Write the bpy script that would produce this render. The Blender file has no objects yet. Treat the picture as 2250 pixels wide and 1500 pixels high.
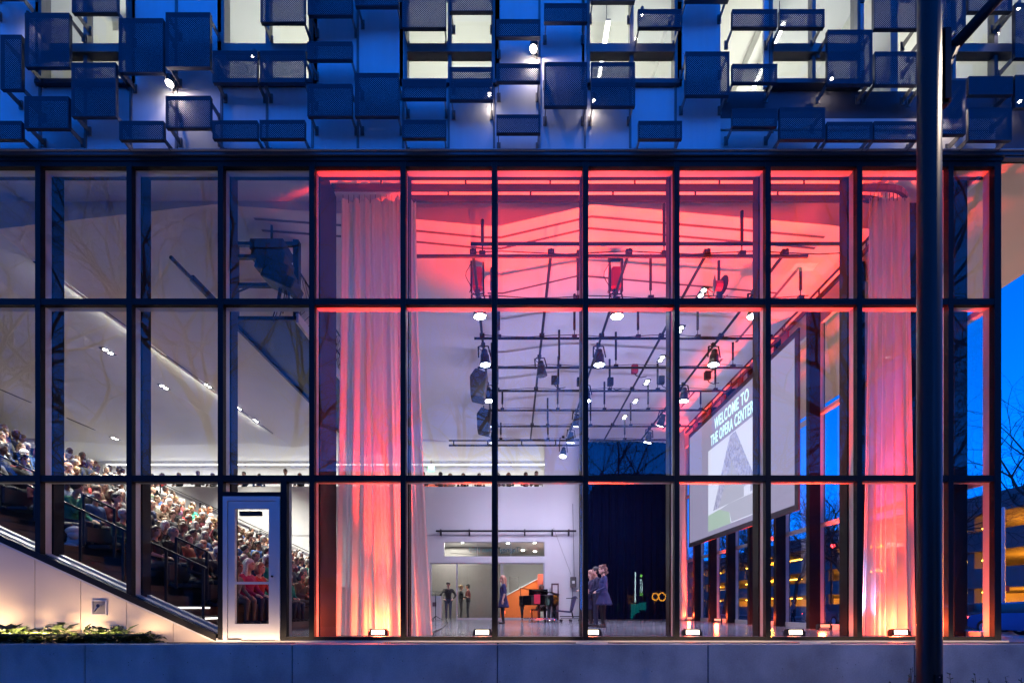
import bpy, bmesh, math, random
import numpy as np
from mathutils import Vector, Matrix

R = random.Random(7)
sc = bpy.context.scene
COL = sc.collection

# ------------------------------------------------------------------ camera, sky, sun, exposure
CAMZ, CAMD = 0.53, 8.0
cam = bpy.data.cameras.new('camera')
cam.lens = 17.0; cam.sensor_width = 36.0; cam.sensor_fit = 'HORIZONTAL'
cam.shift_y = 0.26; cam.clip_start = 0.05; cam.clip_end = 2000
camo = bpy.data.objects.new('camera', cam); COL.objects.link(camo)
camo.location = (0, -CAMD, CAMZ); camo.rotation_euler = (math.radians(90), 0, 0)
sc.camera = camo

SUN_EL, SUN_ROT = math.radians(20.0), math.radians(180)
world = bpy.data.worlds.new('World'); sc.world = world; world.use_nodes = True
wn = world.node_tree.nodes; wl = world.node_tree.links
for n in list(wn): wn.remove(n)
sky = wn.new('ShaderNodeTexSky'); sky.sky_type = 'NISHITA'; sky.sun_disc = False
sky.sun_elevation = SUN_EL; sky.sun_rotation = SUN_ROT
sky.altitude = 0; sky.air_density = 1.0; sky.dust_density = 0.2; sky.ozone_density = 6.0
bw = wn.new('ShaderNodeRGBToBW')
mulc = wn.new('ShaderNodeMix'); mulc.data_type = 'RGBA'; mulc.blend_type = 'MULTIPLY'
mulc.inputs[0].default_value = 1.0
mulc.inputs[7].default_value = (0.0, 0.39, 2.3, 1)      # deep dusk blue (interior white balance)
bg = wn.new('ShaderNodeBackground'); bg.inputs['Strength'].default_value = 0.145
wo = wn.new('ShaderNodeOutputWorld')
wl.new(sky.outputs[0], bw.inputs[0]); wl.new(bw.outputs[0], mulc.inputs[6])
wl.new(mulc.outputs[2], bg.inputs['Color']); wl.new(bg.outputs[0], wo.inputs['Surface'])

sun = bpy.data.lights.new('sun', 'SUN'); sun.energy = 0.02; sun.angle = math.radians(15); sun.color = (0.5, 0.6, 1.0)
suno = bpy.data.objects.new('sun', sun); COL.objects.link(suno)
suno.rotation_euler = (math.radians(70), 0, 0)

sc.view_settings.view_transform = 'Standard'; sc.view_settings.look = 'None'
sc.view_settings.exposure = 1.0; sc.view_settings.gamma = 1.0
sc.render.engine = 'CYCLES'
cy = sc.cycles
cy.use_denoising = True
try: cy.denoiser = 'OPENIMAGEDENOISE'
except Exception: pass
cy.use_adaptive_sampling = True; cy.adaptive_threshold = 0.03
cy.max_bounces = 6; cy.diffuse_bounces = 3; cy.glossy_bounces = 2; cy.transmission_bounces = 4
cy.transparent_max_bounces = 24; cy.sample_clamp_indirect = 4.0; cy.sample_clamp_direct = 0
cy.caustics_reflective = False; cy.caustics_refractive = False; cy.blur_glossy = 0.5
cy.use_light_tree = True; cy.light_sampling_threshold = 0.03

# ------------------------------------------------------------------ helpers
PPM = 132.75          # photo pixels per metre on the glass plane
def W(px, py, Y=0.0):
    r = 1 + Y / CAMD
    return Vector(((px - 1125) / PPM * r, Y, CAMZ + (1335 - py) / PPM * r))
def WX(px, Y=0.0): return (px - 1125) / PPM * (1 + Y / CAMD)
def WZ(py, Y=0.0): return CAMZ + (1335 - py) / PPM * (1 + Y / CAMD)

MATS = {}
def nodes_of(name):
    m = bpy.data.materials.new(name); m.use_nodes = True
    nt = m.node_tree; b = nt.nodes['Principled BSDF']
    MATS[name] = m
    return m, nt, b
def rgba(c): return (c[0], c[1], c[2], 1)
def mat(name, col, rough=0.5, metal=0.0, noise=0.12, scale=6.0, bump=0.0, emit=None, es=0.0, coat=0.0, stretch=None, spec=None):
    m, nt, b = nodes_of(name)
    N, L = nt.nodes, nt.links
    b.inputs['Roughness'].default_value = rough
    b.inputs['Metallic'].default_value = metal
    b.inputs['Coat Weight'].default_value = coat
    if spec is not None: b.inputs['Specular IOR Level'].default_value = spec
    tc = N.new('ShaderNodeTexCoord'); mp = N.new('ShaderNodeMapping')
    if stretch: mp.inputs['Scale'].default_value = stretch
    L.new(tc.outputs['Object'], mp.inputs[0])
    nz = N.new('ShaderNodeTexNoise'); nz.inputs['Scale'].default_value = scale
    nz.inputs['Detail'].default_value = 5
    L.new(mp.outputs[0], nz.inputs['Vector'])
    mx = N.new('ShaderNodeMix'); mx.data_type = 'RGBA'
    mx.inputs[6].default_value = rgba([c * (1 - noise) for c in col])
    mx.inputs[7].default_value = rgba([min(1, c * (1 + noise)) for c in col])
    L.new(nz.outputs[0], mx.inputs[0]); L.new(mx.outputs[2], b.inputs['Base Color'])
    if bump:
        bp = N.new('ShaderNodeBump'); bp.inputs['Strength'].default_value = bump; bp.inputs['Distance'].default_value = 0.01
        L.new(nz.outputs[0], bp.inputs['Height']); L.new(bp.outputs[0], b.inputs['Normal'])
    if emit:
        b.inputs['Emission Color'].default_value = rgba(emit); b.inputs['Emission Strength'].default_value = es
    return m
def emitter(name, col, s, base=0.3):
    return mat(name, (base,)*3, 0.5, emit=col, es=s, noise=0.0)

class MB:
    def __init__(s): s.v = []; s.f = []; s.m = []; s.mi = 0
    def _add(s, vs, fs):
        o = len(s.v); s.v += [tuple(v) for v in vs]
        for f in fs: s.f.append(tuple(i + o for i in f)); s.m.append(s.mi)
        return s
    def box(s, x0, x1, y0, y1, z0, z1):
        vs = [(x0,y0,z0),(x1,y0,z0),(x1,y1,z0),(x0,y1,z0),(x0,y0,z1),(x1,y0,z1),(x1,y1,z1),(x0,y1,z1)]
        return s._add(vs, [(0,3,2,1),(4,5,6,7),(0,1,5,4),(1,2,6,5),(2,3,7,6),(3,0,4,7)])
    def cbox(s, c, d): return s.box(c[0]-d[0]/2,c[0]+d[0]/2,c[1]-d[1]/2,c[1]+d[1]/2,c[2]-d[2]/2,c[2]+d[2]/2)
    def quad(s, a, b, c, d): return s._add([a,b,c,d], [(0,1,2,3)])
    def prism(s, pts, y0, y1, ax='y'):
        """polygon pts (u,w) extruded along an axis: y -> (x,z), x -> (y,z), z -> (x,y)"""
        def P(u, w, t): return (u,t,w) if ax == 'y' else ((t,u,w) if ax == 'x' else (u,w,t))
        n = len(pts)
        vs = [P(u,w,y0) for u,w in pts] + [P(u,w,y1) for u,w in pts]
        fs = [tuple(range(n)), tuple(range(2*n-1, n-1, -1))] + [(i, i+n, (i+1)%n+n, (i+1)%n) for i in range(n)]
        return s._add(vs, fs)
    def tube(s, p, q, r0, r1=None, n=8, cap=True):
        p, q = Vector(p), Vector(q); r1 = r0 if r1 is None else r1
        d = (q - p)
        if d.length < 1e-6: return s
        d.normalize(); a = d.orthogonal().normalized(); b = d.cross(a)
        vs = []
        for c, r in ((p, r0), (q, r1)):
            for i in range(n):
                t = 2*math.pi*i/n; vs.append(c + a*(r*math.cos(t)) + b*(r*math.sin(t)))
        fs = [(i, (i+1)%n, (i+1)%n+n, i+n) for i in range(n)]
        if cap: fs += [tuple(range(n-1,-1,-1)), tuple(range(n, 2*n))]
        return s._add(vs, fs)
    def path(s, pts, r, n=6):
        for a, b in zip(pts[:-1], pts[1:]): s.tube(a, b, r, r, n)
        return s
    def bar(s, p, q, w, h):
        """square bar from p to q, w sideways, h up"""
        p, q = Vector(p), Vector(q); d = (q-p).normalized()
        up = Vector((0,0,1)) if abs(d.z) < 0.95 else Vector((0,1,0))
        a = d.cross(up).normalized(); b = a.cross(d)
        vs = []
        for c in (p, q):
            for i, j in ((-1,-1),(1,-1),(1,1),(-1,1)): vs.append(c + a*(w/2*i) + b*(h/2*j))
        return s._add(vs, [(0,1,2,3),(7,6,5,4),(0,4,5,1),(1,5,6,2),(2,6,7,3),(3,7,4,0)])
    def lathe(s, prof, c=(0,0,0), axis=(0,0,1), n=16):
        axis = Vector(axis).normalized(); a = axis.orthogonal().normalized(); b = axis.cross(a); c = Vector(c)
        vs = []; k = len(prof)
        for r, h in prof:
            for i in range(n):
                t = 2*math.pi*i/n; vs.append(c + axis*h + a*(r*math.cos(t)) + b*(r*math.sin(t)))
        fs = [(j*n+i, j*n+(i+1)%n, (j+1)*n+(i+1)%n, (j+1)*n+i) for j in range(k-1) for i in range(n)]
        fs += [tuple(range(n-1,-1,-1)), tuple(range((k-1)*n, k*n))]
        return s._add(vs, fs)
    def capsule(s, p, q, r0, r1, n=10):
        p, q = Vector(p), Vector(q); d = q - p; l = d.length
        ax = d.normalized() if l > 1e-6 else Vector((0,0,1))
        pr = [(max(0.05*r0, r0*math.cos(t)), r0*math.sin(t)) for t in (-1.5,-1.0,-0.5,0)]
        pr += [(max(0.05*r1, r1*math.cos(t)), l + r1*math.sin(t)) for t in (0.001,0.5,1.0,1.5)]
        return s.lathe(pr, p, ax, n)
    def ell(s, c, rad, n=12):
        pr = [(math.cos(t), math.sin(t)) for t in np.linspace(-1.52, 1.52, 9)]
        o = len(s.v); s.lathe(pr, (0,0,0), (0,0,1), n)
        for i in range(o, len(s.v)):
            v = s.v[i]; s.v[i] = (c[0]+v[0]*rad[0], c[1]+v[1]*rad[1], c[2]+v[2]*rad[2])
        return s
    def mesh(s, name, mats=()):
        me = bpy.data.meshes.new(name); me.from_pydata([tuple(v) for v in s.v], [], s.f)
        for m in (mats if isinstance(mats, (list, tuple)) else [mats]): me.materials.append(MATS[m] if isinstance(m, str) else m)
        if any(s.m): me.polygons.foreach_set('material_index', s.m)
        me.update(); return me
    def build(s, name, mats, parent=None, loc=None, rot=None, smooth=False, bevel=0.0):
        me = s.mesh(name, mats)
        bm = bmesh.new(); bm.from_mesh(me); bmesh.ops.recalc_face_normals(bm, faces=bm.faces)
        if bevel: bmesh.ops.bevel(bm, geom=list(bm.edges), offset=bevel, segments=2, affect='EDGES', clamp_overlap=True)
        bm.to_mesh(me); bm.free()
        if smooth: me.shade_smooth()
        return link(name, me, parent, loc, rot)

def link(name, me, parent=None, loc=None, rot=None):
    o = bpy.data.objects.new(name, me); COL.objects.link(o)
    if parent is not None: o.parent = parent
    if loc is not None: o.location = loc
    if rot is not None: o.rotation_euler = rot
    return o
def tag(o, label=None, cat=None, group=None, kind=None):
    if label: o['label'] = label
    if cat: o['category'] = cat
    if group: o['group'] = group
    if kind: o['kind'] = kind
    return o
def empty(name, loc, label=None, cat=None, group=None, kind=None, rz=0.0):
    o = bpy.data.objects.new(name, None); COL.objects.link(o)
    o.location = loc; o.rotation_euler = (0, 0, rz); o.empty_display_size = 0.2
    return tag(o, label, cat, group, kind)
def copy_tree(o, parent=None):
    c = o.copy(); COL.objects.link(c); c.parent = parent
    for ch in list(o.children): copy_tree(ch, c)
    return c
def lamp(name, kind, parent, loc, energy, color, target=None, size=0.1, spot=None, blend=0.6, sx=None, sy=None):
    l = bpy.data.lights.new(name, kind); l.energy = energy; l.color = color
    if kind == 'AREA':
        l.shape = 'RECTANGLE'; l.size = sx or size; l.size_y = sy or size
    else: l.shadow_soft_size = size
    if kind == 'SPOT': l.spot_size = math.radians(spot or 60); l.spot_blend = blend
    o = bpy.data.objects.new(name, l); COL.objects.link(o)
    if parent is not None: o.parent = parent
    o.location = loc
    if target is not None:
        base = Vector(loc) + (parent.location if parent is not None else Vector())
        d = Vector(target) - base
        o.rotation_euler = d.to_track_quat('-Z', 'Y').to_euler()
    return o

# ------------------------------------------------------------------ materials
mat('dark_steel', (0.006, 0.006, 0.008), 0.45, 0.0, 0.25, 9, spec=0.2)
mat('black_metal', (0.012, 0.012, 0.016), 0.42, 0.2, 0.25, 9)
mat('silver', (0.55, 0.54, 0.55), 0.38, 0.35, 0.06, 4, stretch=(1,1,0.1))
mat('chrome', (0.75, 0.75, 0.78), 0.15, 1.0, 0.03)
mat('white_paint', (0.74, 0.73, 0.72), 0.6, 0, 0.03, 2)
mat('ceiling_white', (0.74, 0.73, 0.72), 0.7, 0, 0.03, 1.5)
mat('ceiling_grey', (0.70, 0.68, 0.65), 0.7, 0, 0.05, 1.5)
mat('slot_dark', (0.09, 0.09, 0.12), 0.6)
mat('zinc_panel', (0.78, 0.79, 0.82), 0.42, 0.1, 0.06, 2.0, stretch=(6,6,0.35))
mat('fascia', (0.10, 0.10, 0.12), 0.35, 0.4)
mat('screen_frame', (0.05, 0.055, 0.08), 0.4, 0.4)
mat('bracket', (0.22, 0.21, 0.22), 0.42, 0.5, 0.1, 8)
mat('sill_beige', (0.62, 0.55, 0.46), 0.6)
mat('beige_stone', (0.60, 0.50, 0.39), 0.6, 0, 0.05, 2.5, bump=0.05)
mat('soffit_beige', (0.62, 0.52, 0.44), 0.7, 0, 0.04, 1.2)
mat('soil', (0.03, 0.022, 0.016), 0.9, 0, 0.4, 30)
mat('wood_dark', (0.055, 0.035, 0.032), 0.5, 0, 0.3, 6, stretch=(1,0.2,6))
mat('bench_dark', (0.035, 0.03, 0.036), 0.6)
mat('navy_drape', (0.0012, 0.003, 0.020), 0.95, 0, 0.3, 3, spec=0.05)
mat('piano_black', (0.006, 0.006, 0.008), 0.08, 0, 0.05, coat=0.6)
mat('ivory', (0.75, 0.72, 0.65), 0.3)
mat('orange_wall', (0.75, 0.16, 0.03), 0.55, 0, 0.06)
mat('red_wall', (0.62, 0.10, 0.06), 0.6, 0, 0.05)
mat('lobby_grey', (0.13, 0.12, 0.115), 0.7)
mat('chair_blue', (0.05, 0.05, 0.13), 0.6)
mat('asphalt', (0.045, 0.045, 0.05), 0.8, 0, 0.3, 25)
mat('paving', (0.30, 0.29, 0.29), 0.75, 0, 0.1, 8, bump=0.1)
mat('kerb', (0.33, 0.32, 0.31), 0.8)
mat('line_paint', (0.75, 0.75, 0.72), 0.6)
mat('garage_concrete', (0.20, 0.19, 0.19), 0.9, 0, 0.35, 12, bump=0.3)
mat('post_paint', (0.010, 0.008, 0.008), 0.38, 0.0, 0.4, 5, spec=0.4, stretch=(1,1,0.2), bump=0.15)
mat('bark', (0.055, 0.045, 0.040), 0.9, 0, 0.35, 14, bump=0.3)
mat('tyre', (0.015, 0.015, 0.016), 0.8)
mat('car_blue', (0.02, 0.10, 0.36), 0.25, 0.2, 0.05, coat=0.6)
mat('car_dark', (0.05, 0.05, 0.06), 0.25, 0.3, 0.05, coat=0.6)
mat('car_glass', (0.02, 0.025, 0.03), 0.08)
mat('bag_white', (0.7, 0.68, 0.66), 0.8)
mat('paper', (0.75, 0.74, 0.7), 0.8)
mat('speaker_black', (0.014, 0.014, 0.017), 0.55)
mat('red_cloth', (0.6, 0.02, 0.05), 0.7)
mat('teal_cloth', (0.03, 0.35, 0.38), 0.7)
mat('picture_dark', (0.12, 0.07, 0.08), 0.5)
emitter('em_stage', (0.86, 0.94, 1.0), 30)
emitter('em_down', (1.0, 0.97, 0.88), 22)
emitter('em_strip', (1.0, 0.97, 0.93), 2.2)
emitter('em_step', (1.0, 0.97, 0.9), 1.3)
emitter('em_foot', (1.0, 0.82, 0.55), 5)
emitter('em_wall', (1.0, 0.85, 0.72), 40)
emitter('em_green', (0.05, 1.0, 0.35), 1.3)
emitter('em_room', (1.0, 1.0, 0.92), 8)
emitter('em_sodium', (1.0, 0.45, 0.04), 16)
emitter('em_head', (1.0, 0.93, 0.8), 14)
emitter('em_foot_red', (1.0, 0.25, 0.12), 1.2)
emitter('em_red', (1.0, 0.03, 0.03), 10)
emitter('em_sign_white', (0.6, 0.9, 1.0), 6)
emitter('em_sign_green', (0.3, 1.0, 0.15), 4)
emitter('em_sign_orange', (1.0, 0.42, 0.02), 6)
emitter('em_sign_teal', (0.0, 0.35, 0.33), 1.6)
emitter('em_screen', (0.46, 0.42, 0.64), 0.36, 0.05)
emitter('em_text', (0.60, 1.0, 1.0), 0.80, 0.05)
emitter('em_picture', (0.78, 0.80, 1.0), 0.52, 0.05)
emitter('em_grass', (0.52, 0.68, 0.58), 0.42, 0.05)
emitter('em_grey', (0.56, 0.56, 0.72), 0.42, 0.05)

def glass_mat(name, f0, tint, bumpy=0.0):
    m = bpy.data.materials.new(name); m.use_nodes = True; nt = m.node_tree; N, L = nt.nodes, nt.links
    for n in list(N): N.remove(n)
    out = N.new('ShaderNodeOutputMaterial'); mix = N.new('ShaderNodeMixShader')
    tr = N.new('ShaderNodeBsdfTransparent'); tr.inputs[0].default_value = rgba(tint)
    gl = N.new('ShaderNodeBsdfGlossy'); gl.inputs['Roughness'].default_value = 0.0
    lw = N.new('ShaderNodeLayerWeight'); lw.inputs['Blend'].default_value = 0.5
    pw = N.new('ShaderNodeMath'); pw.operation = 'POWER'; pw.inputs[1].default_value = 4.0
    ma = N.new('ShaderNodeMath'); ma.operation = 'MULTIPLY_ADD'; ma.inputs[1].default_value = 1 - f0; ma.inputs[2].default_value = f0
    L.new(lw.outputs['Facing'], pw.inputs[0]); L.new(pw.outputs[0], ma.inputs[0]); L.new(ma.outputs[0], mix.inputs[0])
    L.new(tr.outputs[0], mix.inputs[1]); L.new(gl.outputs[0], mix.inputs[2]); L.new(mix.outputs[0], out.inputs[0])
    if bumpy:
        tc = N.new('ShaderNodeTexCoord'); nz = N.new('ShaderNodeTexNoise'); nz.inputs['Scale'].default_value = 0.7; nz.inputs['Detail'].default_value = 1
        bp = N.new('ShaderNodeBump'); bp.inputs['Strength'].default_value = bumpy; bp.inputs['Distance'].default_value = 0.01
        L.new(tc.outputs['Object'], nz.inputs['Vector']); L.new(nz.outputs[0], bp.inputs['Height']); L.new(bp.outputs[0], gl.inputs['Normal'])
    MATS[name] = m
glass_mat('glass', 0.066, (0.91, 0.935, 0.94), 0.12)
glass_mat('glass_inner', 0.03, (0.95, 0.97, 0.96))

def sheer_mat(name, col, transp):
    m = bpy.data.materials.new(name); m.use_nodes = True; nt = m.node_tree; N, L = nt.nodes, nt.links
    for n in list(N): N.remove(n)
    out = N.new('ShaderNodeOutputMaterial')
    tr = N.new('ShaderNodeBsdfTransparent'); df = N.new('ShaderNodeBsdfDiffuse'); tl = N.new('ShaderNodeBsdfTranslucent')
    df.inputs[0].default_value = rgba(col); tl.inputs[0].default_value = rgba(col)
    m1 = N.new('ShaderNodeMixShader'); m1.inputs[0].default_value = 0.5
    m2 = N.new('ShaderNodeMixShader')
    # the weave lets less light through where the cloth turns away from the eye
    lw = N.new('ShaderNodeLayerWeight'); lw.inputs['Blend'].default_value = 0.5
    ma = N.new('ShaderNodeMath'); ma.operation = 'MULTIPLY_ADD'; ma.inputs[1].default_value = 0.5; ma.inputs[2].default_value = 1 - transp
    ma.use_clamp = True
    L.new(lw.outputs['Facing'], ma.inputs[0]); L.new(ma.outputs[0], m2.inputs[0])
    L.new(df.outputs[0], m1.inputs[1]); L.new(tl.outputs[0], m1.inputs[2])
    L.new(tr.outputs[0], m2.inputs[1]); L.new(m1.outputs[0], m2.inputs[2]); L.new(m2.outputs[0], out.inputs[0])
    MATS[name] = m
sheer_mat('sheer', (0.82, 0.78, 0.78), 0.22)

def perforated(name, col, pitch=0.022, hole=0.30):
    """sheet metal with staggered round holes"""
    m, nt, b = nodes_of(name); N, L = nt.nodes, nt.links
    b.inputs['Base Color'].default_value = rgba(col); b.inputs['Roughness'].default_value = 0.45; b.inputs['Metallic'].default_value = 0.3
    tc = N.new('ShaderNodeTexCoord'); sx = N.new('ShaderNodeSeparateXYZ'); L.new(tc.outputs['Object'], sx.inputs[0])
    def sn(o, ph):
        a = N.new('ShaderNodeMath'); a.operation = 'MULTIPLY_ADD'; a.inputs[1].default_value = math.pi / pitch; a.inputs[2].default_value = ph
        L.new(o, a.inputs[0]); s_ = N.new('ShaderNodeMath'); s_.operation = 'SINE'; L.new(a.outputs[0], s_.inputs[0]); return s_
    ax, az = sn(sx.outputs['X'], 0), sn(sx.outputs['Z'], 0)
    pr = N.new('ShaderNodeMath'); pr.operation = 'MULTIPLY'; L.new(ax.outputs[0], pr.inputs[0]); L.new(az.outputs[0], pr.inputs[1])
    gt = N.new('ShaderNodeMath'); gt.operation = 'GREATER_THAN'; gt.inputs[1].default_value = hole
    L.new(pr.outputs[0], gt.inputs[0])
    inv = N.new('ShaderNodeMath'); inv.operation = 'SUBTRACT'; inv.inputs[0].default_value = 1.0; L.new(gt.outputs[0], inv.inputs[1])
    L.new(inv.outputs[0], b.inputs['Alpha'])
perforated('perforated', (0.045, 0.05, 0.075), 0.0165, 0.40)

def concrete():
    m, nt, b = nodes_of('concrete'); N, L = nt.nodes, nt.links
    b.inputs['Roughness'].default_value = 0.85
    tc = N.new('ShaderNodeTexCoord')
    n1 = N.new('ShaderNodeTexNoise'); n1.inputs['Scale'].default_value = 1.3; n1.inputs['Detail'].default_value = 7
    n2 = N.new('ShaderNodeTexNoise'); n2.inputs['Scale'].default_value = 45; n2.inputs['Detail'].default_value = 3
    vo = N.new('ShaderNodeTexVoronoi'); vo.inputs['Scale'].default_value = 9; vo.inputs['Randomness'].default_value = 1
    for n in (n1, n2, vo): L.new(tc.outputs['Object'], n.inputs['Vector'])
    r1 = N.new('ShaderNodeValToRGB'); r1.color_ramp.elements[0].position = 0.3; r1.color_ramp.elements[1].position = 0.75
    r1.color_ramp.elements[0].color = (0.40, 0.385, 0.37, 1); r1.color_ramp.elements[1].color = (0.66, 0.63, 0.60, 1)
    L.new(n1.outputs[0], r1.inputs[0])
    rp = N.new('ShaderNodeValToRGB'); rp.color_ramp.elements[0].position = 0.05; rp.color_ramp.elements[1].position = 0.085
    rp.color_ramp.elements[0].color = (0.3, 0.3, 0.3, 1); rp.color_ramp.elements[1].color = (1, 1, 1, 1)
    L.new(vo.outputs['Distance'], rp.inputs[0])
    mx = N.new('ShaderNodeMix'); mx.data_type = 'RGBA'; mx.blend_type = 'MULTIPLY'; mx.inputs[0].default_value = 1
    L.new(r1.outputs[0], mx.inputs[6]); L.new(rp.outputs[0], mx.inputs[7])
    m3 = N.new('ShaderNodeMix'); m3.data_type = 'RGBA'; m3.blend_type = 'MULTIPLY'; m3.inputs[0].default_value = 0.35
    L.new(mx.outputs[2], m3.inputs[6]); L.new(n2.outputs[0], m3.inputs[7])
    mp = N.new('ShaderNodeMapping'); mp.inputs['Scale'].default_value = (1.6, 1.6, 1.1); L.new(tc.outputs['Object'], mp.inputs[0])
    n4 = N.new('ShaderNodeTexNoise'); n4.inputs['Scale'].default_value = 1.0; n4.inputs['Detail'].default_value = 6; L.new(mp.outputs[0], n4.inputs['Vector'])
    r4 = N.new('ShaderNodeValToRGB'); r4.color_ramp.elements[0].position = 0.36; r4.color_ramp.elements[1].position = 0.56
    r4.color_ramp.elements[0].color = (0.55, 0.53, 0.52, 1); r4.color_ramp.elements[1].color = (1, 1, 1, 1); L.new(n4.outputs[0], r4.inputs[0])
    m5 = N.new('ShaderNodeMix'); m5.data_type = 'RGBA'; m5.blend_type = 'MULTIPLY'; m5.inputs[0].default_value = 0.55
    L.new(m3.outputs[2], m5.inputs[6]); L.new(r4.outputs[0], m5.inputs[7])
    L.new(m5.outputs[2], b.inputs['Base Color'])
    bp = N.new('ShaderNodeBump'); bp.inputs['Strength'].default_value = 0.35; bp.inputs['Distance'].default_value = 0.01
    L.new(rp.outputs[0], bp.inputs['Height']); L.new(bp.outputs[0], b.inputs['Normal'])
concrete()

def stage_floor_mat():
    m, nt, b = nodes_of('polished_floor'); N, L = nt.nodes, nt.links
    tc = N.new('ShaderNodeTexCoord')
    nz = N.new('ShaderNodeTexNoise'); nz.inputs['Scale'].default_value = 0.9; nz.inputs['Detail'].default_value = 6
    L.new(tc.outputs['Object'], nz.inputs['Vector'])
    r = N.new('ShaderNodeValToRGB')
    r.color_ramp.elements[0].color = (0.12, 0.12, 0.14, 1); r.color_ramp.elements[1].color = (0.24, 0.24, 0.27, 1)
    L.new(nz.outputs[0], r.inputs[0]); L.new(r.outputs[0], b.inputs['Base Color'])
    mr = N.new('ShaderNodeMapRange'); mr.inputs[3].default_value = 0.08; mr.inputs[4].default_value = 0.24
    L.new(nz.outputs[0], mr.inputs[0]); L.new(mr.outputs[0], b.inputs['Roughness'])
stage_floor_mat()

def obj_color_mat(name, rough=0.75, mul=1.0, noise=0.3, scale=18):
    """colour comes from the object's own colour, with a little cloth or hair variation"""
    m, nt, b = nodes_of(name); N, L = nt.nodes, nt.links
    b.inputs['Roughness'].default_value = rough
    oi = N.new('ShaderNodeObjectInfo'); tc = N.new('ShaderNodeTexCoord'); nz = N.new('ShaderNodeTexNoise'); nz.inputs['Scale'].default_value = scale
    L.new(tc.outputs['Object'], nz.inputs['Vector'])
    mr = N.new('ShaderNodeMapRange'); mr.inputs[3].default_value = mul * (1 - noise); mr.inputs[4].default_value = mul * (1 + noise)
    L.new(nz.outputs[0], mr.inputs[0])
    mx = N.new('ShaderNodeVectorMath'); mx.operation = 'SCALE'
    L.new(oi.outputs['Color'], mx.inputs[0]); L.new(mr.outputs[0], mx.inputs['Scale'])
    L.new(mx.outputs[0], b.inputs['Base Color'])
    bp = N.new('ShaderNodeBump'); bp.inputs['Strength'].default_value = 0.4; bp.inputs['Distance'].default_value = 0.02
    L.new(nz.outputs[0], bp.inputs['Height']); L.new(bp.outputs[0], b.inputs['Normal'])
obj_color_mat('cloth', 0.85, 1.0, 0.35, 12)
obj_color_mat('hair', 0.55, 1.0, 0.55, 45)
def ramp_by_random(name, cols, rough):
    m, nt, b = nodes_of(name); N, L = nt.nodes, nt.links
    b.inputs['Roughness'].default_value = rough
    oi = N.new('ShaderNodeObjectInfo'); r = N.new('ShaderNodeValToRGB'); r.color_ramp.interpolation = 'CONSTANT'
    e = r.color_ramp.elements
    while len(e) < len(cols): e.new(0.5)
    for i, c in enumerate(cols): e[i].position = i / len(cols); e[i].color = rgba(c)
    L.new(oi.outputs['Random'], r.inputs[0]); L.new(r.outputs[0], b.inputs['Base Color'])
ramp_by_random('skin', [(0.46,0.26,0.18),(0.42,0.23,0.16),(0.50,0.30,0.22),(0.38,0.20,0.13),(0.46,0.27,0.19),(0.15,0.075,0.045),(0.48,0.28,0.20),(0.27,0.14,0.09)], 0.5)
ramp_by_random('trousers', [(0.02,0.02,0.03),(0.03,0.04,0.08),(0.05,0.045,0.04),(0.015,0.015,0.018),(0.10,0.085,0.06)], 0.85)
mat('shoe', (0.015, 0.013, 0.012), 0.4)
mat('eye', (0.03, 0.02, 0.02), 0.3)

# ================================================================== GROUND AND STREET
def ground_z(x, y):
    if y < -0.5: base = -1.15 if x < 9.5 else None
    t = min(1, max(0, (x - 9.0) / 9.0)); zr = -0.08 - 0.42 * t
    if y > -0.5: return zr
    s = min(1, max(0, (-0.5 - y) / 0.3)) if x < 9.6 else min(1, max(0, (-0.5 - y) / 14.0))
    return zr * (1 - s) + (-1.15) * s
def grid_sheet(name, xs, ys, zf, m, parent=None):
    b = MB(); nx, ny = len(xs), len(ys)
    vs = [(x, y, zf(x, y)) for y in ys for x in xs]
    b._add(vs, [(j*nx+i, j*nx+i+1, (j+1)*nx+i+1, (j+1)*nx+i) for j in range(ny-1) for i in range(nx-1)])
    return b.build(name, m, parent)
xs = [-400,-100,-40,-20,-10,0,5,9,9.5,9.6,10,12,14,16,18,18.9]
ys = [-300,-80,-40,-20,-14,-8,-4,-2,-1.2,-0.82,-0.78,-0.5,0,5,10,14.2,20,40,80,300]
tag(grid_sheet('pavement', xs, ys, ground_z, 'paving'), kind='structure')
tag(grid_sheet('road', [19.05, 22, 26, 30, 34], [-300,-80,-20,0,20,60,120,300], lambda x, y: -0.62 if y > -1 else -0.62 - min(0.6, (-1-y)*0.04), 'asphalt'), kind='structure')
tag(grid_sheet('far_pavement', [34.15, 37, 60, 200, 500], [-300,-80,-20,0,20,60,120,300], lambda x, y: -0.50 if y > -1 else -0.5 - min(0.6, (-1-y)*0.04), 'paving'), kind='structure')
for x0, nm in ((18.9, 'kerb'), (34.0, 'kerb')):
    tag(MB().box(x0, x0+0.15, -12, 200, -1.2, -0.485).build('kerb', 'kerb'), kind='structure')
marks = empty('lane_marking', (26.5, 0, -0.616), kind='structure')
for k in range(14):
    MB().box(-0.06, 0.06, -8+k*6, -5+k*6, 0.0, 0.004).build('dash', 'line_paint', marks)
tag(MB().box(-300, 300, -18, -17.85, -1.6, -1.02).build('kerb', 'kerb'), kind='structure')

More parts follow.
